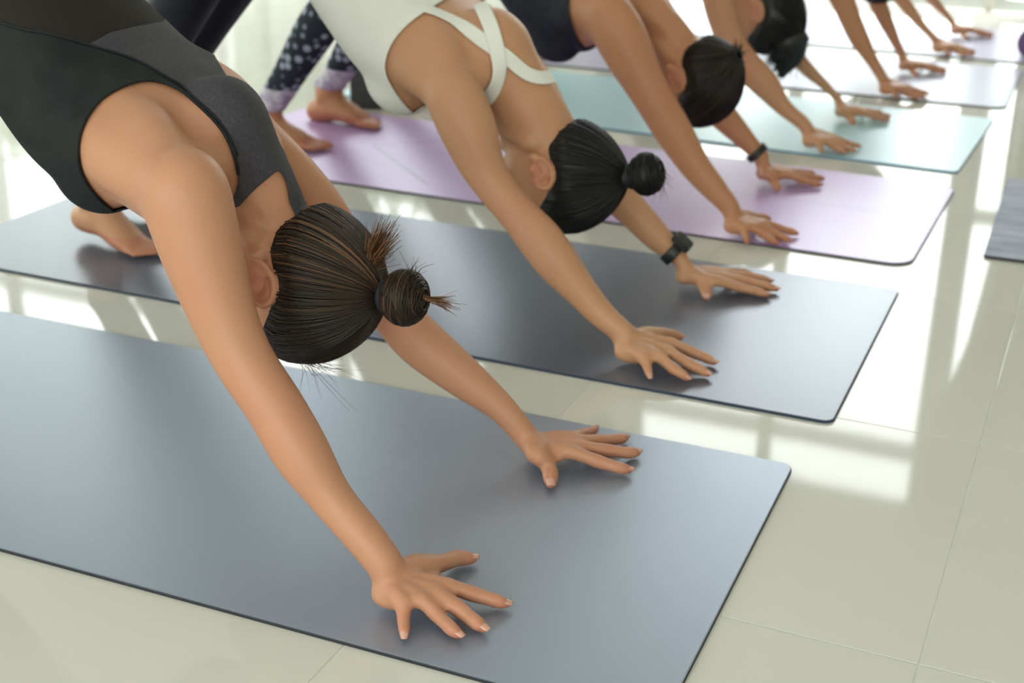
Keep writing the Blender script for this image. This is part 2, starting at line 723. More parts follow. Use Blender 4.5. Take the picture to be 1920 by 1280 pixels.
lv = np.stack([lc-la*lz, lc+lb*lz*.5, lc+la*lz, lc-lb*lz*.5], 1).reshape(-1, 3)
lf = mesh_obj('foliage', lv, np.arange(NL*4).reshape(-1, 4), M['leaf'], hedge, smooth=False)
lf['kind'] = 'stuff'

# curtain drawn to the right of the narrow window
cv, cf = [], []
NU, NZ = 90, 40
for k in range(NZ+1):
    z = .03+(2.5-.03)*k/NZ
    xl = np.interp(z, [0, .75, .95, 1.45, 1.75, 2.5], [-.36, -.355, -.35, -.40, -.47, -.60])
    for i in range(NU+1):
        s_ = i/NU
        x = xl+(.62-xl)*s_
        cv.append((x, Y1-.075+.026*math.sin(s_*2*math.pi*15+.4*math.sin(z*2))*(1-.25*math.exp(-((z-.85)/.3)**2)), z))
for k in range(NZ):
    for i in range(NU):
        p = k*(NU+1)+i
        cf.append((p, p+1, p+NU+2, p+NU+1))
cur = mesh_obj('curtain', cv, cf, M['curtain'])
sm = cur.modifiers.new('thick', 'SOLIDIFY')
sm.thickness = .002
tag(cur, 'pale grey pleated curtain gathered beside the tall window', 'curtain')
mbr = MB()
tube(mbr, [(-.7, Y1-.075, 2.53), (.75, Y1-.075, 2.53)], [.011, .011], ns=10)
rod = mesh_obj('curtain_rod', mbr.verts(), mbr.f, M['frame'])
tag(rod, 'slim metal curtain rod above the tall window', 'curtain rod')
for bx_ in (-.66, .71):
    box_obj('bracket', (bx_-.01, Y1-.085, 2.515), (bx_+.01, Y1, 2.545), M['frame'], rod)

# ----------------------------------------------------------------------------
# yoga mats
# ----------------------------------------------------------------------------
ML, MW, MT = 1.8165, .6405, .005
MATS = [(1.135, -.317, .69), (1.936, -.303, .21), (2.724, -.309, -.93), (3.495, -.312, -2.0), (4.292, -.273, .59), (5.05, -.215, .3)]
M['m1'] = mat_rubber('slate_rubber', (.165, .178, .235), (.185, .198, .260), .36, 2.6)
M['m1'].node_tree.nodes['Principled BSDF'].inputs['Coat Tint'].default_value = (.86, .93, 1, 1)
M['m1'].node_tree.nodes['Principled BSDF'].inputs['Coat Weight'].default_value = .9
M['m1'].node_tree.nodes['Principled BSDF'].inputs['Coat Roughness'].default_value = .46
M['m1'].node_tree.nodes['Principled BSDF'].inputs['Coat IOR'].default_value = 1.8
M['m2'] = mat_rubber('slate_blue_rubber', (.055, .055, .084), (.068, .068, .100), .30, 1.95)
M['m3'] = mat_rubber('orchid_purple_foam', (.46, .25, .55), (.50, .285, .59), .33, 1.95)
M['m4'] = mat_rubber('pale_teal_foam', (.30, .52, .56), (.34, .56, .60), .33, 1.95)
M['m5'] = mat_rubber('lavender_foam', (.40, .36, .50), (.43, .39, .53), .33, 1.95)
M['m6'] = mat_rubber('pale_lilac_foam', (.42, .37, .52), (.45, .40, .55), .33, 1.95)
M['m7'] = noise_color(mat('heather_grey_lavender_fleece', (.46, .48, .62), .8, .3), (.34, .36, .48), (.56, .58, .70), 26, 5, bump=.6, bump_scale=160, dist=.004, stretch=(.35, 1, 1))
M['m8'] = mat_rubber('purple_foam', (.16, .09, .22), (.19, .11, .26), .6, 1.45)
M['medge1'] = mat('dark_rubber_edge', (.016, .018, .026), .6)
M['medge2'] = mat('navy_rubber_edge', (.012, .028, .060), .6)
M['medge4'] = mat('blue_foam_edge', (.05, .20, .36), .6)


def add_lines(m, segs, dark=(.30, .15, .37)):
    """alignment lines printed on a mat: segs = (axis, position, half-width) in mat coordinates"""
    n, l, b = nodes(m)
    src = b.inputs['Base Color'].links[0].from_socket
    tc_ = n.new('ShaderNodeTexCoord')
    sp = n.new('ShaderNodeSeparateXYZ')
    l.new(tc_.outputs['Object'], sp.inputs[0])
    tot = None
    for (ax, ay, cc, hw, *yl) in segs:      # |ax*x + ay*y - cc| < hw
        m1 = n.new('ShaderNodeMath'); m1.operation = 'MULTIPLY'
        l.new(sp.outputs['X'], m1.inputs[0]); m1.inputs[1].default_value = ax
        m2 = n.new('ShaderNodeMath'); m2.operation = 'MULTIPLY_ADD'
        l.new(sp.outputs['Y'], m2.inputs[0]); m2.inputs[1].default_value = ay
        l.new(m1.outputs[0], m2.inputs[2])
        m3 = n.new('ShaderNodeMath'); m3.operation = 'COMPARE'
        l.new(m2.outputs[0], m3.inputs[0]); m3.inputs[1].default_value = cc; m3.inputs[2].default_value = hw
        if yl:      # only a stretch of the line
            m4 = n.new('ShaderNodeMath'); m4.operation = 'COMPARE'
            l.new(sp.outputs['Y'], m4.inputs[0]); m4.inputs[1].default_value = yl[0]; m4.inputs[2].default_value = yl[1]
            m5 = n.new('ShaderNodeMath'); m5.operation = 'MULTIPLY'
            l.new(m3.outputs[0], m5.inputs[0]); l.new(m4.outputs[0], m5.inputs[1])
            m3 = m5
        if tot is None:
            tot = m3.outputs[0]
        else:
            mm = n.new('ShaderNodeMath'); mm.operation = 'MAXIMUM'
            l.new(tot, mm.inputs[0]); l.new(m3.outputs[0], mm.inputs[1])
            tot = mm.outputs[0]
    mx = n.new('ShaderNodeMix'); mx.data_type = 'RGBA'
    l.new(tot, mx.inputs[0])
    l.new(src, mx.inputs[6])
    mx.inputs[7].default_value = (*dark, 1)
    l.new(mx.outputs[2], b.inputs['Base Color'])


def yoga_mat(name, y0, xr, deg, top, edge, label, group=None, rc=.03, L=ML, W=MW, curl=0, xl=None, thick=MT):
    """slab with rounded corners; local origin at the right near corner, x to the left is negative"""
    ang = math.radians(deg)
    out = []
    for cx, cy, a0 in ((-rc, rc, -90), (-rc, W-rc, 0), (-L+rc, W-rc, 90), (-L+rc, rc, 180)):
        for k in range(7):
            t = math.radians(a0+90*k/6)
            out.append((cx+rc*math.cos(t), cy+rc*math.sin(t)))
    out = np.array(out)
    n = len(out)
    cen = out.mean(0)
    ins = .0022
    nr = np.array([nrm(q) for q in (np.roll(out, -1, 0)-np.roll(out, 1, 0))])
    nr = np.stack([nr[:, 1], -nr[:, 0]], 1)
    rings = [(0, 0.0003), (0, thick-.0016), (.0006, thick-.0005), (.002, thick)]
    v, f, mi = [], [], []
    for d, z in rings:
        for q, m_ in zip(out, nr):
            p = q-m_*d
            v.append((p[0], p[1], z))
    for r_ in range(3):
        for i in range(n):
            i2 = (i+1) % n
            f.append((r_*n+i, r_*n+i2, (r_+1)*n+i2, (r_+1)*n+i))
            mi.append(1 if r_ < 2 else 0)
    f.append(tuple(3*n+i for i in range(n)))
    mi.append(0)
    f.append(tuple(range(n))[::-1])
    mi.append(1)
    me = bpy.data.meshes.new(name)
    me.from_pydata(v, [], f)
    me.materials.append(top)
    me.materials.append(edge)
    me.polygons.foreach_set('material_index', mi)
    o = bpy.data.objects.new(name, me)
    COL.objects.link(o)
    o.location = (xr, y0, 0)
    o.rotation_euler = (0, 0, ang)
    tag(o, label, 'yoga mat', group)
    return o


add_lines(M['m3'], [(0, 1, .345, .0022), (.66, .75, -.69, .005, .205, .13), (.66, -.75, -1.193, .005, .48, .13)])
yoga_mat('yoga_mat', *MATS[0], M['m1'], M['medge1'], 'slate grey rubber yoga mat under the woman in the black tank top', rc=.02)
yoga_mat('yoga_mat', *MATS[1], M['m2'], M['medge2'], 'dark slate blue yoga mat under the woman in the white top', rc=.018)
yoga_mat('yoga_mat', *MATS[2], M['m3'], M['medge1'], 'orchid purple yoga mat with faint alignment lines under the navy top woman', rc=.05)
yoga_mat('yoga_mat', *MATS[3], M['m4'], M['medge4'], 'pale teal yoga mat with a blue edge', rc=.02)
yoga_mat('yoga_mat', *MATS[4], M['m5'], M['medge1'], 'lavender yoga mat lying just beyond the pale teal mat', rc=.04)
yoga_mat('yoga_mat', *MATS[5], M['m6'], M['medge1'], 'pale lilac yoga mat with a purple roll at its end, beside the windows', rc=.04)
yoga_mat('yoga_mat', 2.886, -.182+ML, 1.0, M['m7'], M['medge1'], 'heathered lavender grey textured yoga mat facing the purple mat', rc=.012, thick=.007)

# rolled purple mat at the end of the last mat
def rolled(c0, length, r1, turns, th):
    n = int(turns*28)
    v, f = [], []
    for i in range(n+1):
        a = i/28*2*math.pi
        r_ = r1-th*1.12*(turns-i/28)
        for (rr, yy) in ((r_, 0), (r_+th, 0), (r_+th, length), (r_, length)):
            v.append((c0[0]+rr*math.cos(a), c0[1]+yy, c0[2]+rr*math.sin(a)))
    for i in range(n):
        for k in range(4):
            k2 = (k+1) % 4
            f.append((i*4+k, i*4+k2, (i+1)*4+k2, (i+1)*4+k))
    f += [(3, 2, 1, 0), tuple(n*4+k for k in range(4))]
    return v, f


rv, rf = rolled((-.268, 5.12, MT+.056), .52, .050, 5.75, .006)
tag(mesh_obj('rolled_yoga_mat', rv, rf, M['m8'], smooth=False), 'dark purple rolled yoga mat resting on the pale lilac mat', 'yoga mat')

# ----------------------------------------------------------------------------
# people
# ----------------------------------------------------------------------------
ZM = MT      # hands and feet rest on the mat top


def trace_arm(stations, Ya, Yb):
    """stations: ((Lx,Ly),(Rx,Ry)) outline pairs from wrist to shoulder in the photograph; Y at wrist and shoulder"""
    L = np.array([s[0] for s in stations], float)
    R = np.array([s[1] for s in stations], float)
    c = (L+R)/2
    d = np.r_[0, np.cumsum(np.hypot(*np.diff(c, axis=0).T))]
    d /= d[-1]
    tg = np.gradient(c, axis=0)
    tg /= np.hypot(*tg.T)[:, None]
    pts, rad = [], []
    for k in range(len(c)):
        p = aty(c[k, 0], c[k, 1], Ya+(Yb-Ya)*d[k])
        w = (p-CC) @ CF
        pts.append(p)
        rad.append(.5*abs(tg[k, 0]*(R[k]-L[k])[1]-tg[k, 1]*(R[k]-L[k])[0])*w/FPX)
    return np.array(pts), np.array(rad)


# right and left hand as joints in the photograph: thumb, index, middle, ring, little (root to tip)
def hand_from_px(J):
    zs = {'thumb': (.034, .022, .014, .009), 'finger': (.030, .0175, .0115, .0075)}
    H = {}
    for k, pts in J.items():
        if k == 'wrist':
            continue
        z = zs['thumb'] if k == 'thumb' else zs['finger']
        if len(pts) == 3:       # MCP, PIP, tip
            z = (z[0], z[1], z[3])
        q = np.array([atz(x, y, ZM+zz) for (x, y), zz in zip(pts, z)])
        if len(q) == 3:
            q = np.array([q[0], q[1], q[1]*.42+q[2]*.58+V3(0, 0, .001), q[2]])
        H[k] = q
    return H


HAND1R = hand_from_px(dict(thumb=[(772, 1062), (825, 1056), (858, 1046), (886, 1047)],
                           index=[(834, 1097), (885, 1113), (929, 1126), (950, 1132)],
                           middle=[(814, 1109), (858, 1139), (892, 1166), (908, 1178)],
                           ring=[(789, 1122), (816, 1148), (847, 1179), (861, 1190)],
                           little=[(758, 1128), (757, 1157), (758, 1180), (758, 1191)]))
HAND1L = hand_from_px(dict(thumb=[(1007, 851), (1025, 867), (1032, 886), (1033, 908)],
                           index=[(1072, 847), (1124, 866), (1161, 877), (1180, 881)],
                           middle=[(1076, 836), (1138, 845), (1177, 849), (1196, 848)],
                           ring=[(1075, 826), (1127, 826), (1161, 823), (1174, 820)],
                           little=[(1068, 819), (1092, 814), (1109, 808), (1118, 803)]))
HAND2R = hand_from_px(dict(thumb=[(1206, 628), (1241, 625), (1260, 628), (1276, 632)],
                           index=[(1256, 642), (1297, 660), (1340, 679)],
                           middle=[(1249, 655), (1291, 682), (1328, 701)],
                           ring=[(1236, 667), (1265, 693), (1289, 709)],
                           little=[(1208, 669), (1214, 688), (1218, 706)]))
HAND2L = hand_from_px(dict(thumb=[(1302, 516), (1315, 529), (1324, 546), (1326, 558)],
                           index=[(1341, 526), (1385, 538), (1439, 552)],
                           middle=[(1346, 519), (1398, 528), (1456, 542)],
                           ring=[(1350, 513), (1402, 518), (1445, 527)],
                           little=[(1346, 508), (1376, 509), (1404, 511)]))


def move_hand(H, frm, to, yaw=0, sc=1.0):
    c_, s_ = math.cos(yaw), math.sin(yaw)
    R_ = np.array([[c_, -s_, 0], [s_, c_, 0], [0, 0, 1]])
    out = {}
    for k, q in H.items():
        d = (q-V3(frm[0], frm[1], 0))
        d[:, :2] *= sc
        out[k] = d @ R_.T+V3(to[0], to[1], 0)
    return out


def build_hand(mb, H, wrist, wr, nails=None, k=1.0):
    """palm, five fingers with knuckles, thenar web; wrist = wrist centre, wr = its radius"""
    mcp = {f: H[f][0] for f in ('index', 'middle', 'ring', 'little')}
    fr = dict(index=.0098, middle=.0100, ring=.0095, little=.0084)
    fwd = nrm((mcp['middle']+mcp['ring'])/2*V3(1, 1, 0)-wrist*V3(1, 1, 0))
    carp = V3(wrist[0], wrist[1], 0)+fwd*.012+V3(0, 0, ZM+.030)
    side = np.cross(V3(0, 0, 1), fwd)
    for f, q in H.items():
        if f == 'thumb':
            r0 = .0105*k
            tube(mb, [q[0], q[0]*.5+q[1]*.5, q[1], q[1]*.5+q[2]*.5, q[2], q[2]*.45+q[3]*.55, q[3]],
                 [.0160*k, .0150*k, .0130*k, .0118*k, .0122*k, .0112*k, .0082*k], flat=.9, ns=14)
            tube(mb, [carp-V3(0, 0, .006), q[0], q[1]], [.018*k, .0165*k, .0115*k], flat=.9)
        else:
            r = fr[f]*k
            tube(mb, [q[0], q[0]*.5+q[1]*.5, q[1], q[1]*.5+q[2]*.5, q[2], q[2]*.45+q[3]*.55, q[3]],
                 [r*1.18, r*1.02, r*1.1, r*.95, r*.98, r*.90, r*.68], ns=14)
            off = side*np.dot(q[0]-carp, side)*.42
            tube(mb, [carp+off-V3(0, 0, .004), (carp+off)*.45+q[0]*.55, q[0]+nrm(q[1]-q[0])*.008],
                 [.0135*k, .0125*k, .0098*k], flat=.95)
            # tendon ridge
            tube(mb, [carp+off*.6+V3(0, 0, .011), (carp+off)*.35+q[0]*.65+V3(0, 0, .0105), q[0]+V3(0, 0, .007)], [.0025*k, .0026*k, .0024*k], ns=8)
    # webs between neighbouring knuckles and the palm slab
    fs = ('index', 'middle', 'ring', 'little')
    for a, b in zip(fs, fs[1:]):
        p = (H[a][0]+H[b][0])/2
        tube(mb, [carp-V3(0, 0, .008), p*.7+carp*.3-V3(0, 0, .006), p-V3(0, 0, .006)], [.013*k, .011*k, .0082*k], flat=.8)
    th = H['thumb']
    w1 = H['index'][0]*.55+carp*.45-V3(0, 0, .008)
    tube(mb, [th[0]*.6+carp*.4-V3(0, 0, .006), (th[0]+w1)/2-V3(0, 0, .002), w1], [.014*k, .0125*k, .010*k], flat=.8)
    tube(mb, [th[0]*.4+th[1]*.6-V3(0, 0, .004), (th[1]*.45+H['index'][0]*.55)*.75+carp*.25-V3(0, 0, .012), H['index'][0]*.8+carp*.2-V3(0, 0, .008)], [.0085*k, .0065*k, .0085*k], flat=.75)
    im = H['index'][0]
    for q_, w_ in ((.30, .0125), (.55, .0115), (.78, .0095)):      # thumb web
        a0 = th[0]*(1-q_)+th[1]*q_-V3(0, 0, .003)
        a1 = carp*(1-q_)+im*q_-V3(0, 0, .004)
        tube(mb, [a0, (a0+a1)/2-V3(0, 0, .002), a1], [w_*k, w_*.92*k, w_*k], flat=.85)
    tube(mb, [wrist, carp*.5+th[0]*.5+V3(0, 0, .004), th[0]*.5+th[1]*.5+V3(0, 0, .001)], [wr*.8, .018*k, .0125*k], flat=.85)
    # heel of the hand (hypothenar)
    lit = H['little'][0]
    tube(mb, [carp-fwd*.006+side*np.dot(lit-carp, side)*.5-V3(0, 0, .010), (carp*.4+lit*.6)-V3(0, 0, .012)], [.0185*k, .0125*k], flat=.85)
    tube(mb, [wrist, carp+V3(0, 0, .002)], [wr, wr*.95], flat=.82)
    if nails is not None:
        for f, q in H.items():
            d = nrm(q[3]-q[2])
            r = (.0100 if f == 'thumb' else fr[f]*.86)*k
            up = nrm(V3(0, 0, 1)-d*d[2])
            if f == 'thumb':        # the thumb nail faces outwards a little
                up = nrm(up+np.cross(d, up)*(.35 if np.dot(np.cross(d, up), side) > 0 else -.35)*0)
            nails.append((q[3]-d*r*.15+up*r*.40, d, up, r))


def nail_mesh(c, d, up, r):
    s_ = np.cross(d, up)
    v, f = [], []
    nu, nv = 6, 7
    for i in range(nv+1):
        t = -1+2*i/nv
        wl_ = .68*r*(1-.10*max(t, 0)**2-.30*max(t-.4, 0))
        for j in range(nu+1):
            u_ = -1+2*j/nu
            v.append(c+d*(t*.95*r*(1-.12*u_*u_ if t > 0 else 1))+s_*u_*wl_+up*(.30*r*(1-u_*u_)-.10*r*t))
    for i in range(nv):
        for j in range(nu):
            p = i*(nu+1)+j
            f.append((p, p+1, p+nu+2, p+nu+1))
    return v, f


def build_head(mb, c, u, b, k=1.0, ears=True):
    """c = centre of the skull, u = towards the crown, b = towards the back of the head"""
    u = nrm(u)
    b = nrm(b-np.dot(b, u)*u)
    s_ = np.cross(u, b)      # one side of the head
    f_ = -b
    P = lambda x, y, z: c+(s_*x+f_*y+u*z)*k
    ellipsoid(mb, P(0, -.008, .012), s_*.073*k, b*.091*k, u*.088*k, 28, 18)
    ellipsoid(mb, P(0, .038, -.012), s_*.064*k, b*.052*k, u*.078*k, 24, 16)    # brow and cheeks
    tube(mb, [P(-.052, .012, -.058), P(-.034, .058, -.094), P(0, .078, -.106), P(.034, .058, -.094), P(.052, .012, -.058)],
         [.018*k, .019*k, .0185*k, .019*k, .018*k], up=u)                       # jaw
    ellipsoid(mb, P(0, .048, -.072), s_*.046*k, b*.040*k, u*.040*k)             # mouth and chin block
    tube(mb, [P(0, .086, .012), P(0, .094, -.012), P(0, .106, -.032)], [.007*k, .008*k, .0105*k], up=u, ns=10)   # nose
    for q in (-1, 1):
        blob(mb, P(q*.012, .094, -.036), .0078*k)
        ellipsoid(mb, P(q*.031, .078, .004), s_*.016*k, b*.011*k, u*.0095*k)    # closed eyes
        tube(mb, [P(q*.014, .084, .022), P(q*.032, .083, .026), P(q*.050, .070, .020)], [.0055*k, .006*k, .005*k], ns=8)   # brow
        ellipsoid(mb, P(q*.046, .052, -.024), s_*.018*k, b*.020*k, u*.018*k)    # cheekbone
        if ears:
            ec = P(q*.073, .004, -.014)
            eo = nrm(s_*q*.80+b*.55)                 # ears stand off the head, opening forwards
            eu = nrm(u-eo*np.dot(u, eo))
            ef = np.cross(eu, eo)
            ef = ef if np.dot(ef, f_) > 0 else -ef
            E_ = lambda y, z, o: ec+(eo*o+ef*y+eu*z)*k
            ellipsoid(mb, E_(-.002, .003, .0045), ef*.0155*k, eu*.028*k, eo*.0050*k, 20, 12)
            pts = [E_(-.002+math.cos(t)*.0160*(1 if math.cos(t) > 0 else 1.08), .005+math.sin(t)*.0275, .0125+.003*max(0, -math.cos(t))) for t in np.radians(np.linspace(20, 255, 14))]
            tube(mb, pts, np.full(14, .0042*k), up=eo, ns=10, n=40)                    # helix
            tube(mb, [E_(.006, .016, .0105), E_(-.005, .010, .0115), E_(-.0065, -.003, .0115), E_(-.001, -.013, .0105)], np.full(4, .0034*k), ns=8)   # antihelix
            ellipsoid(mb, E_(.003, -.023, .009), ef*.0095*k, eu*.010*k, eo*.0062*k)     # lobe
            ellipsoid(mb, E_(.0135, -.003, .009), ef*.004*k, eu*.0065*k, eo*.005*k)     # tragus
    ellipsoid(mb, P(0, .087, -.058), s_*.021*k, b*.008*k, u*.0055*k)            # lips
    ellipsoid(mb, P(0, .086, -.068), s_*.018*k, b*.0085*k, u*.0065*k)
    return dict(c=c, u=u, b=b, s=s_, k=k)


class Person:
    pass


def build_person(name, spec):
    """one continuous body in downward-facing dog, then hair and clothes grown over it"""
    S = spec
    mb = MB()
    ym = S['ym']
    nails = [] if S.get('nails') else None
    # arms
    for side in ('n', 'f'):
        pts, rad = S['arm_'+side]
        sh = pts[-1]
        sgn = -1 if side == 'n' else 1
        tube(mb, pts, rad*1.015, up=(0, 1, 0), ns=20, n=(len(pts)-1)*7+1)
        # shoulder girdle: deltoid into the shoulder blade and the chest wall
        sp = S['spine']
        blade = np.array(sp[2][:1]+(0,)+sp[2][1:2])+V3(0, ym+sgn*.085, .030)
        pec = np.array(sp[2][:1]+(0,)+sp[2][1:2])+V3(.02, ym+sgn*.085, -.035)
        lat = np.array(sp[3][:1]+(0,)+sp[3][1:2])+V3(0, ym+sgn*.095, .0)
        trap = np.array(sp[0][:1]+(0,)+sp[0][1:2])+V3(0, ym+sgn*.05, .012)
        r = rad[-1]
        tube(mb, [sh, sh*.5+blade*.5-V3(0, 0, .004), blade], [r*.93, r*.82, r*.76])
        r3 = np.array(sp[3][:1]+(0,)+sp[3][1:2])+V3(0, ym+sgn*.075, .052)
        r2 = np.array(sp[2][:1]+(0,)+sp[2][1:2])+V3(0, ym+sgn*.088, .042)
        tube(mb, [r3, r2, sh*.45+r2*.55+V3(0, 0, .006), sh-V3(.01, 0, 0)], [.034, .040, .042, .040])
        tube(mb, [sh-V3(0, 0, .005), sh*.5+pec*.5, pec], [r*.92, r*.9, r*.8])
        tube(mb, [sh*.9+lat*.1, sh*.45+lat*.55, lat], [r*.85, r*.92, r*.7])
        tube(mb, [sh+V3(-.01, 0, .0), trap], [r*.62, r*.55])
        build_hand(mb, S['hand_'+side], pts[0], rad[0]*.98, nails, S.get('hk', 1.0))
    # torso rings: x, z, half-depth, half-width
    sp = np.array(S['spine'], float)
    Q = catmull(sp, (len(sp)-1)*5+1)
    C_ = np.stack([Q[:, 0], np.full(len(Q), ym)+Q[:, 0]*0, Q[:, 1]], 1)
    T_ = np.gradient(C_, axis=0)
    T_ /= np.linalg.norm(T_, axis=1)[:, None]
    Lv = np.tile(V3(0, 1, 0), (len(Q), 1))
    N_ = np.cross(T_, Lv)
    loft(mb, C_, Lv*Q[:, 3:4], N_*Q[:, 2:3], 28, True, 2.25)
    # bust
    ch = np.array([sp[3][0], ym, sp[3][1]])
    dn = nrm(np.cross(nrm(np.array([sp[4][0]-sp[2][0], 0, sp[4][1]-sp[2][1]])), V3(0, 1, 0)))
    if dn[2] > 0:
        dn = -dn
    tn = nrm(np.array([sp[2][0]-sp[4][0], 0, sp[2][1]-sp[4][1]]))
    bk = S.get('bust', 1.0)
    for q in (-1, 1):
        ellipsoid(mb, ch+V3(0, q*.070, 0)+dn*(sp[3][2]*S.get('bustoff', .66))+tn*.045, V3(0, .060, 0)*bk, tn*.062*bk, dn*.047*bk)
    # hips, legs, feet
    hip = np.array([sp[-2][0], ym, sp[-2][1]])
    for q in (-1, 1):
        side = 'n' if q < 0 else 'f'
        toe, heel = S['foot_'+side]         # ball-of-foot point and heel point on the mat
        toe, heel = np.array(toe, float), np.array(heel, float)
        fwd = nrm((toe-heel)*V3(1, 1, 0))
        hj = hip+V3(.0, q*.088, -.02)
        ank = heel+fwd*.035+V3(0, 0, .075)
        knee = hj*.50+ank*.50+V3(.012, 0, .01)
        back = nrm(V3(-.75, 0, .55))
        gk = S.get('legk', 1.0)
        th1 = hj*.72+knee*.28+V3(.006, 0, .004)
        th2 = hj*.35+knee*.65+V3(.008, 0, .004)
        cf1 = knee*.72+ank*.28+back*.008
        cf2 = knee*.4+ank*.6+back*.004
        tube(mb, [hj, th1, th2, knee, cf1, cf2, ank], np.array([.086, .080, .064, .050, .050, .041, .033])*gk, up=(0, 1, 0), ns=20)
        ellipsoid(mb, hip+V3(-.045, q*.078, .035), V3(.075, 0, .03), V3(0, .080, 0), V3(-.03, 0, .085))
        # foot: heel, arch, ball, five toes
        sd = np.cross(V3(0, 0, 1), fwd)
        z0 = toe[2]
        ball = toe*V3(1, 1, 0)+V3(0, 0, ZM+.017)
        hl = heel+V3(0, 0, .026)
        tube(mb, [hl, hl*.55+ball*.45+V3(0, 0, .016), ball-fwd*.03+V3(0, 0, .008), ball], [.031, .034, .038, .034], flat=[1.05, 1.0, .66, .46])
        tube(mb, [ank+V3(0, 0, .02), ank*.55+(hl*.5+ball*.5)*.45+fwd*.02, ball-fwd*.05+V3(0, 0, .018)], [.034, .031, .020], flat=[1, .9, .7])
        blob(mb, ank-fwd*.002+sd*.026-V3(0, 0, .006), .013)
        blob(mb, ank-fwd*.002-sd*.026-V3(0, 0, .006), .013)
        inner = sd*(-q)*-1 if False else sd*(1 if q < 0 else -1)     # big toe on the inner side
        for k_, (lat_, ln, rr) in enumerate(((.026, .052, .0115), (.010, .052, .0085), (-.003, .047, .008), (-.016, .040, .0075), (-.028, .030, .0075))):
            p0 = ball+inner*lat_-fwd*.004-V3(0, 0, .003)
            p1 = ball+inner*lat_*1.12+fwd*ln*.65+V3(0, 0, -.003)
            p2 = ball+inner*lat_*1.12+fwd*ln-V3(0, 0, .007)
            tube(mb, [p0, p1, p2], [rr*1.05, rr*.95, rr*.9], ns=12)
    # neck and head
    hc = np.array(S['head']['c'], float)
    hd = build_head(mb, hc, np.array(S['head']['u'], float), np.array(S['head']['b'], float), S['head'].get('k', 1.0))
    nb = np.array([sp[0][0], ym, sp[0][1]])+V3(*S.get('neckoff', (0, 0, 0)))
    skull = hc-hd['u']*.050*hd['k']-hd['b']*.010*hd['k']
    nk = S.get('neckr', .046)
    tube(mb, [nb-nrm(skull-nb)*.05, nb, nb*.5+skull*.5+hd['b']*.004, skull], [nk*1.2, nk*1.08, nk, nk*1.02], up=(0, 1, 0))
    for q in (-1, 1):     # neck muscles
        tube(mb, [nb+V3(-.01, q*.045, .0), nb*.5+skull*.5+V3(0, q*.028, 0)+hd['b']*.018, skull+V3(0, q*.02, 0)+hd['b']*.018], [.024, .019, .019])
    v, t = remesh(mb, S['voxel'])
    # relax: bodies melt together, hands, ears and toes stay crisp
    hw = np.ones(len(v))
    for side in ('n', 'f'):
        w = S['arm_'+side][0][0]
        d = (v[:, 0]-w[0]) + .4*np.abs(v[:, 1]-w[1])*0
        near = np.abs(v[:, 1]-w[1]) < .20
        hw = np.where(near & (v[:, 2] < .10), np.minimum(hw, np.clip((.015-d)/.045, .05, 1)), hw)
    hdist = np.linalg.norm((v-hc), axis=1)
    hw = np.where(hdist < .14*hd['k'], np.minimum(hw, .12), hw)
    earw = np.ones(len(v))
    for q in (-1, 1):
        ed = np.linalg.norm(v-(hd['c']+(hd['s']*q*.082-hd['u']*.012+hd['b']*.012)*hd['k']), axis=1)
        earw = np.where(ed < .042*hd['k'], .03, earw)
    hw = np.minimum(hw, earw)
    earw = np.maximum(earw, .45)
    hw = np.where((v[:, 2] < .16) & (v[:, 0] < -1.55), np.minimum(hw, .25), hw)
    it = int(round(.0036/S['voxel']*S.get('relax', 55)))
    v = laplace(v, t, it, hw)
    v = laplace(v, t, 4 if S['voxel'] < .0035 else 2, earw)
    v[:, 2] = np.where(v[:, 2] < ZM+.0002, ZM+.0002, v[:, 2])
    p = Person()
    p.v, p.t, p.n, p.spec, p.head, p.nails, p.ym = v, t, normals(v, t), S, hd, nails, ym
    p.sp = sp
    root = empty('person', (float(sp[3][0]), ym, 0), S['label'], 'person', S.get('group'))
    p.root = root
    p.body = mesh_obj('body', v, t, S['skin'], root)
    # ruddiness at knuckles, ears, elbows
    bl = np.zeros(len(v))
    ear = [hd['c']+hd['s']*q*.085*hd['k']-hd['u']*.012*hd['k'] for q in (-1, 1)]
    for e_ in ear:
        bl = np.maximum(bl, np.exp(-((v-e_)**2).sum(1)/.025**2))
    for side in ('n', 'f'):
        for f, q in S['hand_'+side].items():
            for jx, am in ((1, .55), (2, .35), (3, .9)):
                bl = np.maximum(bl, am*np.exp(-((v-q[jx])**2).sum(1)/.011**2))
        a_ = S['arm_'+side][0]
        em = a_[len(a_)//2]
        bl = np.maximum(bl, .35*np.exp(-((v-em)**2).sum(1)/.05**2))
    bl = np.maximum(bl, np.where((v[:, 2] < .04) & (v[:, 0] < -1.5), .7, 0))
    at = p.body.data.attributes.new('blush', 'FLOAT', 'POINT')
    at.data.foreach_set('value', bl.astype(np.float32))
    if nails:
        for c_, d_, u_, r_ in nails:
            nv, nf = nail_mesh(c_, d_, u_, r_)
            no = mesh_obj('fingernail', nv, nf, M['nail'], root)
            so = no.modifiers.new('thick', 'SOLIDIFY')
            so.thickness = .0008
    return p


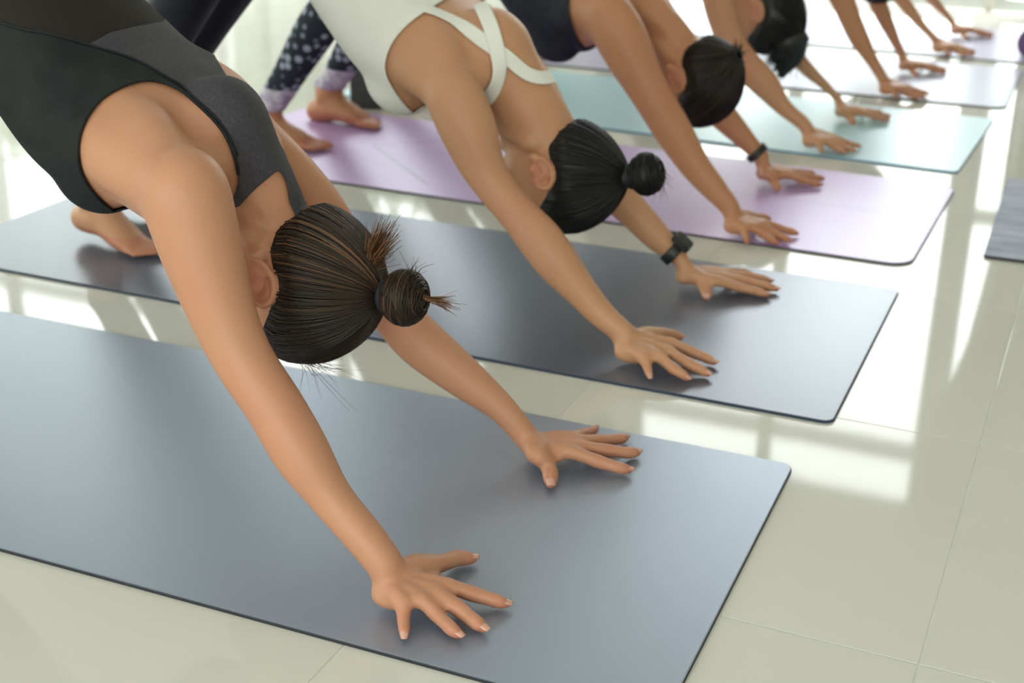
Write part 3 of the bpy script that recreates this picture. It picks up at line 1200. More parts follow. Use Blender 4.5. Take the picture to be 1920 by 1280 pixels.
def garment(p, name, fld, off, material, thick=.0014, parent=None, ripple=None, largest=False):
    """clothing grown from the body surface where fld > 0"""
    offv = off if ripple is None else off+ripple
    vv = p.v+p.n*(offv if np.isscalar(offv) else offv[:, None])
    gv, gt = clip_mesh(vv, p.t, fld)
    if largest:
        par = list(range(len(gv)))

        def find(a):
            while par[a] != a:
                par[a] = par[par[a]]
                a = par[a]
            return a
        for a, b, c in gt.tolist():
            ra = find(a)
            par[find(b)] = ra
            par[find(c)] = ra
        lab = np.array([find(i) for i in range(len(gv))])
        keep = lab[gt[:, 0]] == np.bincount(lab[gt[:, 0]]).argmax()
        used, inv = np.unique(gt[keep], return_inverse=True)
        gv, gt = gv[used], inv.reshape(-1, 3).astype(np.int32)
    o = mesh_obj(name, gv, gt, material, parent or p.root)
    dc = o.modifiers.new('lighten', 'DECIMATE')
    dc.ratio = .25 if name == 'leggings' else .5
    s_ = o.modifiers.new('hem', 'SOLIDIFY')
    s_.thickness, s_.offset = thick, -1
    s_.use_rim = True
    return o


def plane_field(p, pt, nv):
    return (p.v-np.asarray(pt, float)) @ nrm(nv)


def torso_frame(p, i):
    """centre and direction (towards the pelvis) of spine ring i"""
    a, b = p.sp[max(i-1, 0)], p.sp[min(i+1, len(p.sp)-1)]
    return V3(p.sp[i][0], p.ym, p.sp[i][1]), nrm(V3(b[0]-a[0], 0, b[1]-a[1]))


def legging_field(p, hem=.13, waist=5.0):
    i = int(waist)
    c_, d_ = torso_frame(p, i)
    if waist > i:
        c2, _ = torso_frame(p, i+1)
        c_ = c_*(1-(waist-i))+c2*(waist-i)
    f = np.maximum(plane_field(p, c_, d_), p.sp[-2][0]-.02-p.v[:, 0])
    return np.minimum(f, p.v[:, 2]-hem)


def arm_poly_field(p, poly, lim_back=.030, lim_front=.085):
    """distance into the skin region given by an outline (in the photograph) of the near armhole, mirrored for the far side"""
    v = p.v
    lat = v[:, 1]-p.ym
    mir = v.copy()
    mir[:, 1] = 2*p.ym-v[:, 1]
    c_, d_ = torso_frame(p, 3)
    nrmal = np.cross(d_, V3(0, 1, 0))
    if nrmal[2] < 0:
        nrmal = -nrmal
    hgt = (v-c_) @ nrmal
    lim = np.interp(hgt, [-.06, .02], [lim_front, lim_back])
    use = np.where((lat < 0)[:, None], v, mir)
    px, w = proj(use)
    sd = poly_sd(px, poly)*w/FPX
    return np.minimum(sd, np.abs(lat)-lim)


# ----------------------------------------------------------------------------
# hair
# ----------------------------------------------------------------------------
def hdir(hd, s_, b_, u_):
    return nrm(V3(s_, b_, u_))


class Strands:
    def __init__(s):
        s.v, s.f, s.c, s.n = [], [], [], 0

    def add(s, P, r0, r1, col, ns=4):
        """P (k,3) path; flattened tapered strand"""
        P = np.asarray(P, float)
        k = len(P)
        T, S_, N = frames(P, (.31, .52, .79))
        rr = np.linspace(r0, r1, k)[:, None]
        th = np.arange(ns)*2*np.pi/ns
        v = P[:, None]+(S_*rr)[:, None]*np.cos(th)[None, :, None]+(N*rr)[:, None]*np.sin(th)[None, :, None]
        s.v.append(v.reshape(-1, 3))
        i = np.arange(k-1)[:, None]*ns
        j = np.arange(ns)[None]
        j2 = (j+1) % ns
        s.f.append((np.stack([i+j, i+j2, i+ns+j2, i+ns+j], -1).reshape(-1, 4)+s.n))
        s.c.append(np.tile(np.r_[col, 1.0], (k*ns, 1)))
        s.n += k*ns

    def build(s, name, material, parent):
        o = mesh_obj(name, np.concatenate(s.v), np.concatenate(s.f), material, parent)
        at = o.data.attributes.new('tint', 'FLOAT_COLOR', 'POINT')
        at.data.foreach_set('color', np.concatenate(s.c).astype(np.float32).ravel())
        return o


def hair_region(d):
    """d = unit directions in head frame (side, back, up); > 0 where hair grows"""
    s_, b_, u_ = d[:, 0], d[:, 1], d[:, 2]
    line = np.interp(u_, [-1, -.93, -.82, -.5, -.10, .10, .45, .75, 1.0], [1.2, .30, .14, .06, .02, -.14, -.42, -.62, -.9])
    side = np.interp(np.abs(s_), [0, .8, 1], [0, .02, .14])
    return b_-line-side


def surf(hd, d, h=.0):
    """point on the skull above direction d at height h"""
    k = hd['k']
    c = hd['c']+hd['b']*.008*k+hd['u']*.012*k
    return c+((d[..., 0:1])*hd['s']*(.073*k+h)+(d[..., 1:2])*hd['b']*(.091*k+h)+(d[..., 2:3])*hd['u']*(.088*k+h))


def make_hair(p, tie, n, cols, base, thick=.010, tie_lift=.014, rs=(.0010, .0020)):
    """skull cap of combed strands running to the tie; returns the hair object and the tie point"""
    hd = p.head
    nu, nv = 72, 44
    dirs = []
    for i in range(nv+1):
        ph = math.pi*i/nv
        for j in range(nu):
            t = 2*math.pi*j/nu
            dirs.append((math.sin(ph)*math.cos(t), math.sin(ph)*math.sin(t), math.cos(ph)))
    dirs = np.array(dirs)
    td = nrm(V3(*tie))
    fld = hair_region(dirs)
    near = np.exp(-((dirs-td)**2).sum(1)/.20)
    hgt = thick*np.clip(fld/.25, .12, 1)+near*tie_lift*.7
    v = surf(hd, dirs, hgt[:, None])
    tris = []
    for i in range(nv):
        for j in range(nu):
            a, b, c, d = i*nu+j, i*nu+(j+1) % nu, (i+1)*nu+(j+1) % nu, (i+1)*nu+j
            tris += [(a, c, d), (a, b, c)]
    cv_, ct_ = clip_mesh(v, np.array(tris, np.int32), fld)
    cap = mesh_obj('hair', cv_, ct_, base, p.root)
    so = cap.modifiers.new('thick', 'SOLIDIFY')
    so.thickness, so.offset = .006, -1
    st = Strands()
    cnt = 0
    tp = surf(hd, td[None], thick+tie_lift)[0]
    while cnt < n:
        d = RNG.normal(size=3)
        d /= np.linalg.norm(d)
        f = hair_region(d[None])[0]
        if f < 0.005 or (f > .30 and RNG.random() < .55):
            continue
        cnt += 1
        m = 12
        q = np.linspace(0, .985, m)
        om = math.acos(np.clip(d @ td, -1, 1))
        path = (np.sin((1-q)*om)[:, None]*d+np.sin(q*om)[:, None]*td)/max(math.sin(om), 1e-3)
        path /= np.linalg.norm(path, axis=1)[:, None]
        fl = np.clip(hair_region(path)/.25, .12, 1)
        nr = np.exp(-((path-td)**2).sum(1)/.20)
        layer = RNG.uniform(-.0006, .0030)
        P = surf(hd, path, (thick*fl+nr*tie_lift*.7+layer)[:, None])
        w = RNG.random()
        base_c = cols[0]*(1-w)+cols[1]*w
        if RNG.random() < cols[3]*(1.6 if d[2] < -.25 else .3):  # brighter strands mostly on the upturned nape: sunlit look painted into the hair
            base_c = cols[2]*RNG.uniform(.4, 1)
        st.add(P, RNG.uniform(*rs)*.6, RNG.uniform(*rs), base_c)
    so_ = st.build('hair_strand', M['hair'], cap)
    so_['kind'] = 'stuff'
    return cap, tp


def bun(p, cap, tp, axis, r, n, cols, base, squash=.85, tail=None):
    """coiled bun beside the tie point"""
    axis = nrm(axis)
    c = tp+axis*r*.95
    s1 = nrm(np.cross(axis, V3(.2, .9, .3)))
    s2 = np.cross(axis, s1)
    mb = MB()
    ellipsoid(mb, c, s1*r*.95, s2*r*.95, axis*r*squash*.95, 24, 16)
    tube(mb, [tp-axis*.012, tp+axis*.012, c], [r*.55, r*.48, r*.6])
    o = mesh_obj('bun', mb.verts(), mb.f, base, cap)
    st = Strands()
    for i in range(n):
        th0 = RNG.uniform(0, 2*math.pi)
        tilt = RNG.normal(0, .32)
        off = RNG.uniform(-.97, .97)
        span = RNG.uniform(1.2, 3.6)
        a = np.linspace(th0, th0+span, 16)
        lat_ = off+tilt*np.sin(a-th0)*.5
        lat_ = np.clip(lat_, -.93, .93)
        rad = np.sqrt(1-lat_**2)
        rr = r*RNG.uniform(.96, 1.05)
        P = c+(np.cos(a)*rad)[:, None]*s1*rr+(np.sin(a)*rad)[:, None]*s2*rr+lat_[:, None]*axis*rr*squash
        w = RNG.random()
        st.add(P, .0008, .0011, cols[0]*(1-w)+cols[1]*w if RNG.random() > cols[3] else cols[2])
    s_o = st.build('hair_strand', M['hair'], o)
    s_o['kind'] = 'stuff'
    mt = MB()
    a = np.linspace(0, 2*math.pi, 25)
    ring = tp+axis*.004+(np.cos(a)[:, None]*s1+np.sin(a)[:, None]*s2)*r*.50
    tube(mt, ring, np.full(25, .0045), up=axis, ns=8, n=49, cap=False)
    mesh_obj('hair_tie', mt.verts(), mt.f, M['tie'], cap)
    return c


def tuft(cap, root, tip, spread, n, cols, curl=0, r=.0009, name='hair_tuft', bow=None):
    st = Strands()
    root, tip = np.array(root, float), np.array(tip, float)
    d = tip-root
    L = np.linalg.norm(d)
    bow = np.zeros(3) if bow is None else np.array(bow, float)
    for i in range(n):
        e_ = RNG.normal(size=3)*spread
        r0 = root+RNG.normal(size=3)*spread*.22
        ln = RNG.uniform(.7, 1.08)
        mid = root+d*.5*ln+bow*ln+e_*.35+RNG.normal(size=3)*curl*.3
        tp_ = root+d*ln+e_+RNG.normal(size=3)*curl
        P = catmull(np.array([r0, mid, tp_]), 10)
        w = RNG.random()
        st.add(P, r, r*.25, cols[0]*(1-w)+cols[1]*w if RNG.random() > cols[3] else cols[2])
    o = st.build(name, M['hair'], cap)
    o['kind'] = 'stuff'
    return o


# ---- poses -----------------------------------------------------------------
def C3(*a):
    return np.array(a, float)


BROWN = [C3(.010, .007, .005), C3(.035, .019, .011), C3(.20, .095, .045), .10]
BLACK = [C3(.006, .006, .007), C3(.014, .013, .013), C3(.05, .035, .028), .04]
DARKBR = [C3(.008, .006, .005), C3(.026, .017, .012), C3(.09, .05, .03), .06]

SPINE = [(-.985, .462, .045, .080), (-1.03, .466, .060, .115), (-1.09, .480, .088, .146), (-1.16, .506, .094, .150), (-1.24, .580, .090, .135),
         (-1.32, .660, .080, .120), (-1.40, .740, .095, .150), (-1.46, .790, .105, .168), (-1.52, .805, .085, .130)]


def shift_spine(dx, dz, dip=0.0):
    dp = (0, .35, .75, 1, 1, .95, .8, .6, .6)
    return [(x+dx*max(.5, 1-i/9), z+dz*max(0, 1-i/9)+dip*dp[i], d, w) for i, (x, z, d, w) in enumerate(SPINE)]


ARM1N = trace_arm([((691, 1080), (749, 1034)), ((644, 1026), (710, 975)), ((581, 955), (655, 905)), ((511, 870), (620, 830)), ((456, 776), (573, 748)),
                   ((398, 690), (519, 666)), ((353, 600), (487, 590)), ((297, 475), (456, 455)), ((262, 380), (430, 335))], 1.222, 1.255)
ARM1F = trace_arm([((976, 848), (1000, 798)), ((926, 796), (948, 730)), ((850, 747), (883, 665)), ((773, 695), (798, 583)), ((710, 625), (735, 517)),
                   ((625, 520), (686, 446)), ((548, 420), (648, 376)), ((490, 352), (590, 302)), ((440, 300), (535, 245))], 1.618, 1.570)
ARM2N = trace_arm([((1150, 640), (1190, 612)), ((1109, 612), (1152, 573)), ((1071, 577), (1109, 517)), ((1007, 514), (1081, 468)), ((965, 460), (1053, 429)), ((941, 426), (1011, 387)),
                   ((890, 365), (965, 335)), ((853, 310), (948, 298)), ((821, 250), (935, 235)), ((795, 190), (905, 165))], 2.030, 2.055)
ARM2F = trace_arm([((1261, 496), (1285, 470)), ((1218, 471), (1254, 426)), ((1169, 426), (1208, 371)), ((1122, 385), (1165, 320)), ((1075, 330), (1120, 265)), ((1030, 260), (1072, 215)),
                   ((990, 180), (1040, 145)), ((955, 135), (1008, 98))], 2.40, 2.365)
ARM3N = trace_arm([((1353, 402), (1384, 378)), ((1322, 375), (1356, 333)), ((1281, 333), (1325, 289)), ((1240, 280), (1294, 227)), ((1205, 225), (1263, 172)), ((1175, 180), (1239, 127)),
                   ((1148, 140), (1228, 95)), ((1118, 90), (1208, 45)), ((1098, 45), (1180, 0))], 2.764, 2.80)
ARM3F = trace_arm([((1415, 306), (1436, 280)), ((1370, 268), (1400, 230)), ((1318, 222), (1362, 178)), ((1285, 175), (1335, 135)), ((1255, 110), (1305, 85)), ((1235, 60), (1282, 40)), ((1200, 10), (1250, -12))], 3.175, 3.13)
ARM4N = trace_arm([((1502, 250), (1522, 230)), ((1485, 236), (1510, 214)), ((1450, 210), (1482, 187)), ((1418, 182), (1455, 138)), ((1382, 148), (1420, 100)), ((1345, 90), (1395, 65)), ((1322, 30), (1378, 15)),
                   ((1308, -20), (1366, -35)), ((1288, -60), (1346, -80))], 3.562, 3.58)
ARM4F = trace_arm([((1564, 192), (1577, 178)), ((1535, 167), (1552, 148)), ((1500, 140), (1522, 115)), ((1465, 100), (1492, 75)), ((1438, 50), (1472, 30)), ((1415, 0), (1452, -15)), ((1392, -45), (1430, -62))], 3.91, 3.89)
ARM5N = trace_arm([((1645, 155), (1664, 142)), ((1623, 122), (1648, 107)), ((1592, 80), (1630, 65)), ((1570, 35), (1614, 25)), ((1550, -5), (1600, -15)), ((1530, -45), (1575, -60)), ((1512, -80), (1556, -98))], 4.30, 4.32)
ARM5F = trace_arm([((1682, 108), (1698, 98)), ((1657, 65), (1683, 54)), ((1630, 16), (1666, 6)), ((1612, -30), (1648, -42)), ((1588, -70), (1625, -86))], 4.67, 4.64)
ARM6N = trace_arm([((1747, 80), (1760, 70)), ((1720, 54), (1737, 41)), ((1688, 20), (1712, 3)), ((1666, -8), (1693, -22)), ((1642, -42), (1670, -58))], 5.08, 5.10)
ARM6F = trace_arm([((1782, 50), (1792, 40)), ((1766, 33), (1780, 21)), ((1740, 8), (1760, -6)), ((1718, -15), (1742, -30)), ((1692, -48), (1718, -64))], 5.45, 5.42)


def extend_arm(arm, shoulder, r=.040):
    P_, R_ = arm
    sh = V3(*shoulder)
    n_ = max(2, int(round(np.linalg.norm(sh-P_[-1])/.09))+1)
    t_ = np.linspace(0, 1, n_)[1:, None]
    return np.vstack([P_, P_[-1]*(1-t_)+sh*t_]), np.r_[R_, np.linspace(R_[-1], r, n_)[1:]]


ARM4F = extend_arm(ARM4F, (-1.01, 3.885, .445))
ARM5N = extend_arm(ARM5N, (-.925, 4.33, .470))
ARM5F = extend_arm(ARM5F, (-.92, 4.64, .470))
ARM6N = extend_arm(ARM6N, (-.955, 5.11, .425))
ARM6F = extend_arm(ARM6F, (-.95, 5.42, .425))
ARMS = [(ARM1N, ARM1F), (ARM2N, ARM2F), (ARM3N, ARM3F), (ARM4N, ARM4F), (ARM5N, ARM5F), (ARM6N, ARM6F)]


def hands_for(an, af):
    return (move_hand(HAND1R, ARM1N[0][0], an[0][0]), move_hand(HAND1L, ARM1F[0][0], af[0][0]))


def body_bvh(p):
    return BVHTree.FromPolygons([tuple(q) for q in p.v], [tuple(q) for q in p.t.tolist()])


def surface_path(p, bv, pix, n=40):
    """points of the photograph's outline brought onto the body"""
    Q = catmull(np.asarray(pix, float), n)
    H = []
    for x, y in Q:
        h = bv.ray_cast(Vector(CC), Vector(nrm(ray(x, y))))
        H.append(None if h[0] is None else (np.array(h[0]), np.array(h[1])))
    mid = next(k for k in sorted(range(n), key=lambda k: abs(k-n//2)) if H[k] is not None)
    keep = [mid]
    for step in (-1, 1):
        k = mid
        while 0 <= k+step < n and H[k+step] is not None and np.linalg.norm(H[k+step][0]-H[k][0]) < .05:
            k += step
            keep.append(k)
    keep.sort()
    P_, N_ = np.array([H[k][0] for k in keep]), np.array([H[k][1] for k in keep])
    for _ in range(4):
        P_[1:-1] = .5*P_[1:-1]+.25*(P_[:-2]+P_[2:])
        N_[1:-1] = .5*N_[1:-1]+.25*(N_[:-2]+N_[2:])
    return P_, N_/np.linalg.norm(N_, axis=1)[:, None]


def piping(p, bv, pix, r, lift, material, name, n=70):
    P_, N_ = surface_path(p, bv, pix, n)
    mb = MB()
    tube(mb, P_+N_*lift, np.full(len(P_), r), ns=8, n=len(P_))
    return mesh_obj(name, mb.verts(), mb.f, material, p.root)


def strap(p, bv, pix, width, lift, material, name, n=44, thick=.0018):
    P_, N_ = surface_path(p, bv, pix, n)
    T_ = np.gradient(P_, axis=0)
    T_ /= np.linalg.norm(T_, axis=1)[:, None]
    S_ = np.cross(T_, N_)
    S_ /= np.linalg.norm(S_, axis=1)[:, None]
    mb = MB()
    loft(mb, P_+N_*lift, S_*width/2, N_*thick, 16, True, 3.5)
    return mesh_obj(name, mb.verts(), mb.f, material, p.root)


def cuff_frame(arm, q):
    """point on the forearm q metres above the wrist with its direction and radius"""
    P_, R_ = arm
    d = np.r_[0, np.cumsum(np.linalg.norm(np.diff(P_, axis=0), axis=1))]
    c_ = np.array([np.interp(q, d, P_[:, i]) for i in range(3)])
    return c_, nrm(P_[1]-P_[0]), float(np.interp(q, d, R_))


# ---- woman in the black tank top -------------------------------------------
p1 = build_person('person', dict(
    label='woman in a black tank top with a messy brown bun on the slate grey mat', ym=1.415, voxel=.0031, nails=True, bust=.88, bustoff=.58,
    arm_n=ARM1N, arm_f=ARM1F, hand_n=HAND1R, hand_f=HAND1L, spine=SPINE, skin=M['skin1'],
    foot_n=((-1.80, 1.315, ZM), (-1.96, 1.305, ZM)), foot_f=((-1.80, 1.515, ZM), (-1.96, 1.525, ZM)),
    head=dict(c=aty(555, 512, 1.42), u=(.30, -.05, -.95), b=(.95, 0, .30), k=1.06)))
ARMHOLE1 = np.vstack([smooth_poly([(432, 385), (444, 345), (437, 300), (410, 235), (350, 180), (290, 155), (240, 162), (185, 195), (155, 250), (152, 300), (168, 345), (210, 390), (270, 428)]),
                      [(290, 470), (150, 700), (300, 1500), (2200, 1500), (2200, 385)]])
px1, w1 = proj(p1.v)
arm1 = arm_poly_field(p1, ARMHOLE1)
far1 = poly_sd(px1, np.vstack([smooth_poly([(384, 82), (408, 124), (432, 164), (462, 204), (503, 247), (533, 300), (537, 345), (528, 372)]), [(560, 420), (560, 1500), (2200, 1500), (2200, -300), (440, -300)]]))*w1/FPX
lat1 = p1.v[:, 1]-p1.ym
c3, d3 = torso_frame(p1, 3)
n3 = np.cross(d3, V3(0, 1, 0))
n3 = n3 if n3[2] > 0 else -n3
hgt1 = (p1.v-c3) @ n3
arm1 = np.where((lat1 > .02) & (hgt1 > -.03), far1, arm1)
neck1 = poly_sd(px1, np.vstack([smooth_poly([(425, 410), (447, 388), (470, 362), (500, 335), (520, 322), (534, 345), (540, 380)]), [(560, 420), (2200, 420), (2200, 1500), (425, 1500)]]))*w1/FPX
top1 = np.minimum(-arm1, -neck1)
leg1 = legging_field(p1, .13, 5.3)
top1 = np.minimum(top1, -np.maximum(plane_field(p1, *torso_frame(p1, 6)), p1.sp[-2][0]-.02-p1.v[:, 0]))
SEAM1 = smooth_poly([(-320, -110), (0, 42), (90, 66), (165, 88), (250, 116), (312, 150), (352, 174), (412, 228), (440, 292)])
VEE1 = [(165, 88), (205, 66), (250, 55), (300, 46), (420, -60)]
back1 = np.minimum(poly_sd(px1, np.vstack([SEAM1[18:], [(442, 330), (428, 372), (420, 440), (575, 440), (575, -100)], VEE1[::-1]]))*w1/FPX, hgt1+.01)
sheer1 = np.minimum(poly_sd(px1, np.vstack([SEAM1[:19], VEE1[1:], [(420, -600), (-320, -600)]]))*w1/FPX, hgt1+.01)
garment(p1, 'leggings', leg1, .0025, M['legging_black'])
tk1 = garment(p1, 'tank_top', np.minimum(top1, -np.maximum(back1, sheer1)), .0042, M['black_cloth'], largest=True)
garment(p1, 'back_panel', np.minimum(top1, back1+.0006), .0046, M['mesh_cloth'], largest=True)
garment(p1, 'sheer_panel', np.minimum(top1, sheer1+.0006), .0040, M['sheer'])
bv1 = body_bvh(p1)
piping(p1, bv1, SEAM1[6:], .0016, .005, M['black_cloth'], 'seam_piping')
piping(p1, bv1, ARMHOLE1[9:67], .0022, .0042, M['black_cloth'], 'armhole_binding')
cap1, tp1 = make_hair(p1, (0, .93, .30), 2600, BROWN, M['hairbase'], tie_lift=.008)
bc1 = bun(p1, cap1, tp1, p1.head['b']*.9+p1.head['u']*.2, .034, 480, [BROWN[0], BROWN[1], C3(.10, .048, .024), .06], M['hairbase'])

YB = p1.head['c'][1]
GINGER = [C3(.05, .022, .010), C3(.16, .07, .03), C3(.30, .15, .07), .25]
tuft(cap1, aty(694, 545, YB), aty(724, 432, YB), .010, 170, GINGER, .004, .0010, bow=(-.010, 0, 0))
tuft(cap1, bc1+p1.head['b']*.02, aty(852, 573, YB-.01), .005, 60, GINGER, .003, .0007)
tuft(cap1, bc1+p1.head['b']*.015-p1.head['u']*.02, aty(775, 512, YB), .012, 40, BROWN, .008, .0006)
# baby hairs at the forehead hanging below the crown
hdw = p1.head
tuft(cap1, surf(hdw, nrm(V3(.5, -.05, .86))[None], .008)[0], surf(hdw, nrm(V3(.35, .25, .9))[None], .035)[0], .016, 46, BROWN, .010, .00035)

# ---- woman in the white strappy top ----------------------------------------
p2 = build_person('person', dict(
    label='woman in a white cross-back top and dark leggings, black hair in a bun', ym=2.21, voxel=.0040, nails=True,
    arm_n=ARM2N, arm_f=ARM2F, hand_n=HAND2R, hand_f=HAND2L, spine=shift_spine(.016, -.025, -.012), skin=M['skin2'],
    foot_n=((-1.738, 2.118, ZM), (-1.893, 2.155, .024)), foot_f=((-1.80, 2.32, ZM), (-1.96, 2.33, .03)),
    head=dict(c=aty(1048, 318, 2.215), u=(.32, -.05, -.94), b=(.95, 0, .30), k=1.04), neckr=.062, neckoff=(0, -.010, -.012)))
ARMHOLE2 = np.vstack([smooth_poly([(905, -60), (850, -10), (792, 28), (755, 58), (732, 92), (725, 128), (737, 160), (765, 200), (806, 232)]),
                      [(830, 270), (700, 500), (700, 1500), (2500, 1500), (2500, -400), (950, -400)]])
arm2 = arm_poly_field(p2, ARMHOLE2, .0, .085)
top2 = np.minimum(-arm2, p2.sp[1][0]+.0-p2.v[:, 0])
leg2 = legging_field(p2, .11, 5.3)
top2 = np.minimum(top2, -np.maximum(plane_field(p2, *torso_frame(p2, 6)), p2.sp[-2][0]-.02-p2.v[:, 0]))
garment(p2, 'leggings', leg2, .0025, M['legging_navy'])
garment(p2, 'white_top', top2, .0045, M['white_cloth'], largest=True)
bv2 = body_bvh(p2)
strap(p2, bv2, [(896, 4), (908, 25), (924, 65), (934, 115), (930, 150), (915, 180), (897, 192)], .0265, .006, M['white_cloth'], 'strap')
strap(p2, bv2, [(755, 8), (795, 18), (835, 33), (875, 55), (915, 84), (948, 106), (970, 126), (988, 140), (1010, 147), (1030, 146), (1050, 140)], .0245, .004, M['white_cloth'], 'strap')
cap2, tp2 = make_hair(p2, (0, .95, .22), 900, BLACK, M['hairbase2'])
bc2 = bun(p2, cap2, tp2, p2.head['b']*.95+p2.head['u']*.05, .036, 260, BLACK, M['hairbase2'])
tuft(cap2, bc2+p2.head['b']*.03, aty(1238, 356, 2.21), .012, 26, DARKBR, .008, .0007)

# ---- woman in the navy top ---------------------------------------------------
h3 = hands_for(ARM3N, ARM3F)
p3 = build_person('person', dict(
    label='woman in a navy top and dotted leggings on the orchid purple mat', ym=2.965, voxel=.0048,
    arm_n=ARM3N, arm_f=ARM3F, hand_n=h3[0], hand_f=h3[1], spine=shift_spine(-.008, -.01, -.065), skin=M['skin3'],
    foot_n=((-1.855, 2.965, ZM), (-2.015, 2.955, ZM)), foot_f=((-1.845, 3.245, ZM), (-2.005, 3.255, ZM)),
    head=dict(c=aty(1298, 142, 2.965), u=(.30, .0, -.95), b=(.92, -.2, .30), k=1.04)))
ARMHOLE3 = np.vstack([smooth_poly([(1180, -120), (1110, -60), (1072, -10), (1072, 35), (1090, 80), (1128, 114)]), [(1150, 150), (1100, 400), (1100, 1500), (2500, 1500), (2500, -600), (1200, -600)]])
arm3 = arm_poly_field(p3, ARMHOLE3)
top3 = np.minimum(-arm3, p3.sp[0][0]-p3.v[:, 0])
leg3 = legging_field(p3, .105, 5.3)
top3 = np.minimum(top3, -np.maximum(plane_field(p3, *torso_frame(p3, 6)), p3.sp[-2][0]-.02-p3.v[:, 0]))
garment(p3, 'leggings', np.minimum(leg3, p3.v[:, 2]-.165), .004, M['dots'])
for sg in (-1, 1):
    garment(p3, 'legging_cuff', np.minimum(np.minimum(np.minimum(leg3, p3.v[:, 0]*-1-1.75), .172-p3.v[:, 2]), sg*(p3.v[:, 1]-p3.ym)), .003, M['lilac_print'], largest=True)
garment(p3, 'navy_top', top3, .0045, M['navy_cloth'])
cap3, tp3 = make_hair(p3, (0, .92, -.30), 600, DARKBR, M['hairbase'])

tuft(cap3, tp3, aty(1374, 98, p3.ym), .011, 240, DARKBR, .005, .0022)
mt3 = MB()
tube(mt3, tp3+np.array([p3.head['s']*math.cos(a)*.013+p3.head['u']*math.sin(a)*.013 for a in np.linspace(0, 2*math.pi, 17)]), np.full(17, .004), up=p3.head['b'], ns=8, cap=False)
mesh_obj('hair_tie', mt3.verts(), mt3.f, M['tie'], cap3)


def wristwear(arm, q, label, cat, name, width, thick, material, case=False):
    c_, d_, r_ = cuff_frame(arm, q)
    out = nrm(V3(.55, 0, .6)-d_*np.dot(V3(.55, 0, .6), d_))
    sd = np.cross(d_, out)
    a = np.linspace(0, 2*math.pi, 41)
    rr = r_*1.06+thick/2
    ring = c_+(np.cos(a)[:, None]*out+np.sin(a)[:, None]*sd)*rr
    mb = MB()
    N_ = (ring-c_)/rr
    T_ = np.tile(d_, (41, 1))
    loft(mb, ring, T_*width/2, N_*thick/2, 12, False, 4)
    root = empty(name, c_, label, cat)
    mesh_obj('strap', mb.verts(), mb.f, material, root)
    if case:
        m2 = MB()
        k0 = c_+out*(rr+thick*.4)
        loft(m2, [k0-out*.002, k0+out*.0095], [sd*.019, sd*.0185], [d_*.0195, d_*.019], 28, False, 5)
        cs = mesh_obj('case', m2.verts(), m2.f, M['watch'], root, smooth=False)
        m3 = MB()
        loft(m3, [k0+out*.0094, k0+out*.0102], [sd*.0165, sd*.016], [d_*.017, d_*.0165], 28, False, 5)
        mesh_obj('screen', m3.verts(), m3.f, M['watch_glass'], cs, smooth=False)
        m4 = MB()
        tube(m4, [k0+out*.004+d_*.019, k0+out*.004+d_*.0225], [.003, .0028], ns=10)
        mesh_obj('button', m4.verts(), m4.f, M['watch'], cs)
    return root


wristwear(ARM2F, .016, 'black smartwatch on the wrist of the woman in white', 'watch', 'wristwatch', .021, .0032, M['watch'], True)
wristwear(ARM3F, .012, 'plain black wristband worn by the woman in the navy top', 'wristband', 'wristband', .017, .004, M['watch'])

# ---- the three women beyond --------------------------------------------------
def simple_person(arms, ym, label, dx, dz, skin, head, foot_dx=0, legmat='legging_black', topmat='black_cloth', hem=.12, flare=.003, hip_dx=0):
    hh = hands_for(*arms)
    p = build_person('person', dict(
        label=label, ym=ym, voxel=.006, arm_n=arms[0], arm_f=arms[1], hand_n=hh[0], hand_f=hh[1], spine=shift_spine(dx, dz), skin=skin,
        foot_n=((-1.83+foot_dx, ym-.12, ZM), (-1.99+foot_dx, ym-.13, ZM)), foot_f=((-1.83+foot_dx, ym+.12, ZM), (-1.99+foot_dx, ym+.13, ZM)), head=head))
    a = arms[0][0][-1]
    c_, d_ = torso_frame(p, 2)
    lat = np.abs(p.v[:, 1]-ym)
    top = np.minimum(p.sp[0][0]-.01-p.v[:, 0], (p.sp[2][0]-p.v[:, 0])+np.clip(.125-lat, -.2, .05)*1.5)
    top = np.minimum(top, -np.maximum(plane_field(p, *torso_frame(p, 6)), p.sp[-2][0]-.02-p.v[:, 0]))
    garment(p, 'leggings', legging_field(p, hem, 5.3), flare, M[legmat])
    garment(p, 'tank_top', top, .0045, M[topmat])
    return p


p4 = simple_person((ARM4N, ARM4F), 3.735, 'woman with long loose black hair on the pale teal mat', -.01, 0, M['skin2'],
                   dict(c=aty(1428, 20, 3.735), u=(.25, 0, -.97), b=(.95, 0, .25), k=1.04), legmat='legging_grey', hem=.10, flare=.004)
p5 = simple_person((ARM5N, ARM5F), 4.485, 'woman on the lavender mat, only bare arms and black hair in view', .07, .01, M['skin3'],
                   dict(c=aty(1640, -62, 4.485), u=(.25, 0, -.97), b=(.95, 0, .25), k=1.0), foot_dx=.05)
p6 = simple_person((ARM6N, ARM6F), 5.265, 'woman on the pale lilac mat beside the windows', .05, -.02, M['skin2'],
                   dict(c=V3(-.86, 5.265, .31), u=(.25, 0, -.97), b=(.95, 0, .25), k=1.0), foot_dx=.05)
cap4, tp4 = make_hair(p4, (0, .75, .66), 500, BLACK, M['hairbase2'])
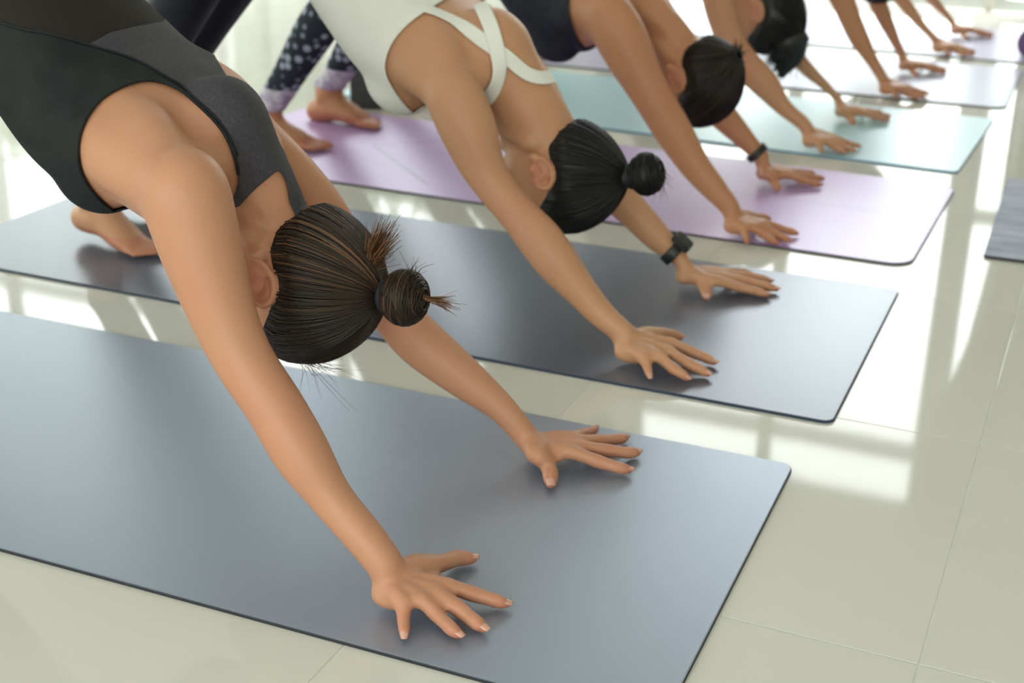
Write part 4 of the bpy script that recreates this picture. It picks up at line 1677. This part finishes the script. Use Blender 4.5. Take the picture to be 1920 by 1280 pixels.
# long hair falling from the crown towards the mat
h4 = p4.head
for k_, (sx, bx) in enumerate([(-.6, .2), (-.3, .5), (0, .62), (.3, .5), (.6, .2), (0, .2)]):
    rt = surf(h4, nrm(V3(sx, bx, .75))[None], .010)[0]
    tuft(cap4, rt, rt*.35+aty(1458, 128, 3.735)*.65+V3(0, sx*.03, 0), .022, 150, BLACK, .008, .0022, bow=(.012, 0, .012), name='hair_lock')
m4 = MB()
r4 = surf(h4, nrm(V3(0, .45, .9))[None], .0)[0]
e4 = aty(1466, 140, 3.735)
tube(m4, [r4, r4*.5+e4*.5+V3(.008, 0, .008), e4], [.066, .046, .012], up=(0, 1, 0), flat=.8)
mesh_obj('hair_mass', m4.verts(), m4.f, M['hairbase2'], cap4)
mt4 = MB()
t4 = aty(1470, 16, 3.70)
tube(mt4, t4+np.array([V3(math.cos(a)*.016, math.sin(a)*.016, -.006*math.cos(a)) for a in np.linspace(0, 2*math.pi, 17)]), np.full(17, .007), up=(0, 0, 1), ns=8, cap=False)
mesh_obj('hair_tie', mt4.verts(), mt4.f, mat('lilac_hair_elastic', (.30, .16, .42), .7), cap4)
cap5, tp5 = make_hair(p5, (0, .95, .22), 250, BLACK, M['hairbase2'])
bun(p5, cap5, tp5, p5.head['b'], .032, 100, BLACK, M['hairbase2'])
cap6, tp6 = make_hair(p6, (0, .95, .22), 250, DARKBR, M['hairbase'])
bun(p6, cap6, tp6, p6.head['b'], .032, 100, DARKBR, M['hairbase'])


# ---- foam block on the floor between the purple and the teal mat -------------
mbk = MB()
box(mbk, (-.045, -.038, 0), (.045, .038, .15))
blk = mesh_obj('yoga_block', mbk.verts(), mbk.f, noise_color(mat('dark_grey_foam', (.07, .075, .078), .8, .2), (.060, .064, .067), (.082, .087, .090), 90), smooth=False)
bvm = blk.modifiers.new('bevel', 'BEVEL')
bvm.width, bvm.segments = .006, 3
blk.location = (-1.972, 3.478, .0005)
blk.rotation_euler = (0, 0, math.radians(28))
tag(blk, 'dark grey foam yoga block standing on the floor beside the purple mat', 'yoga block')
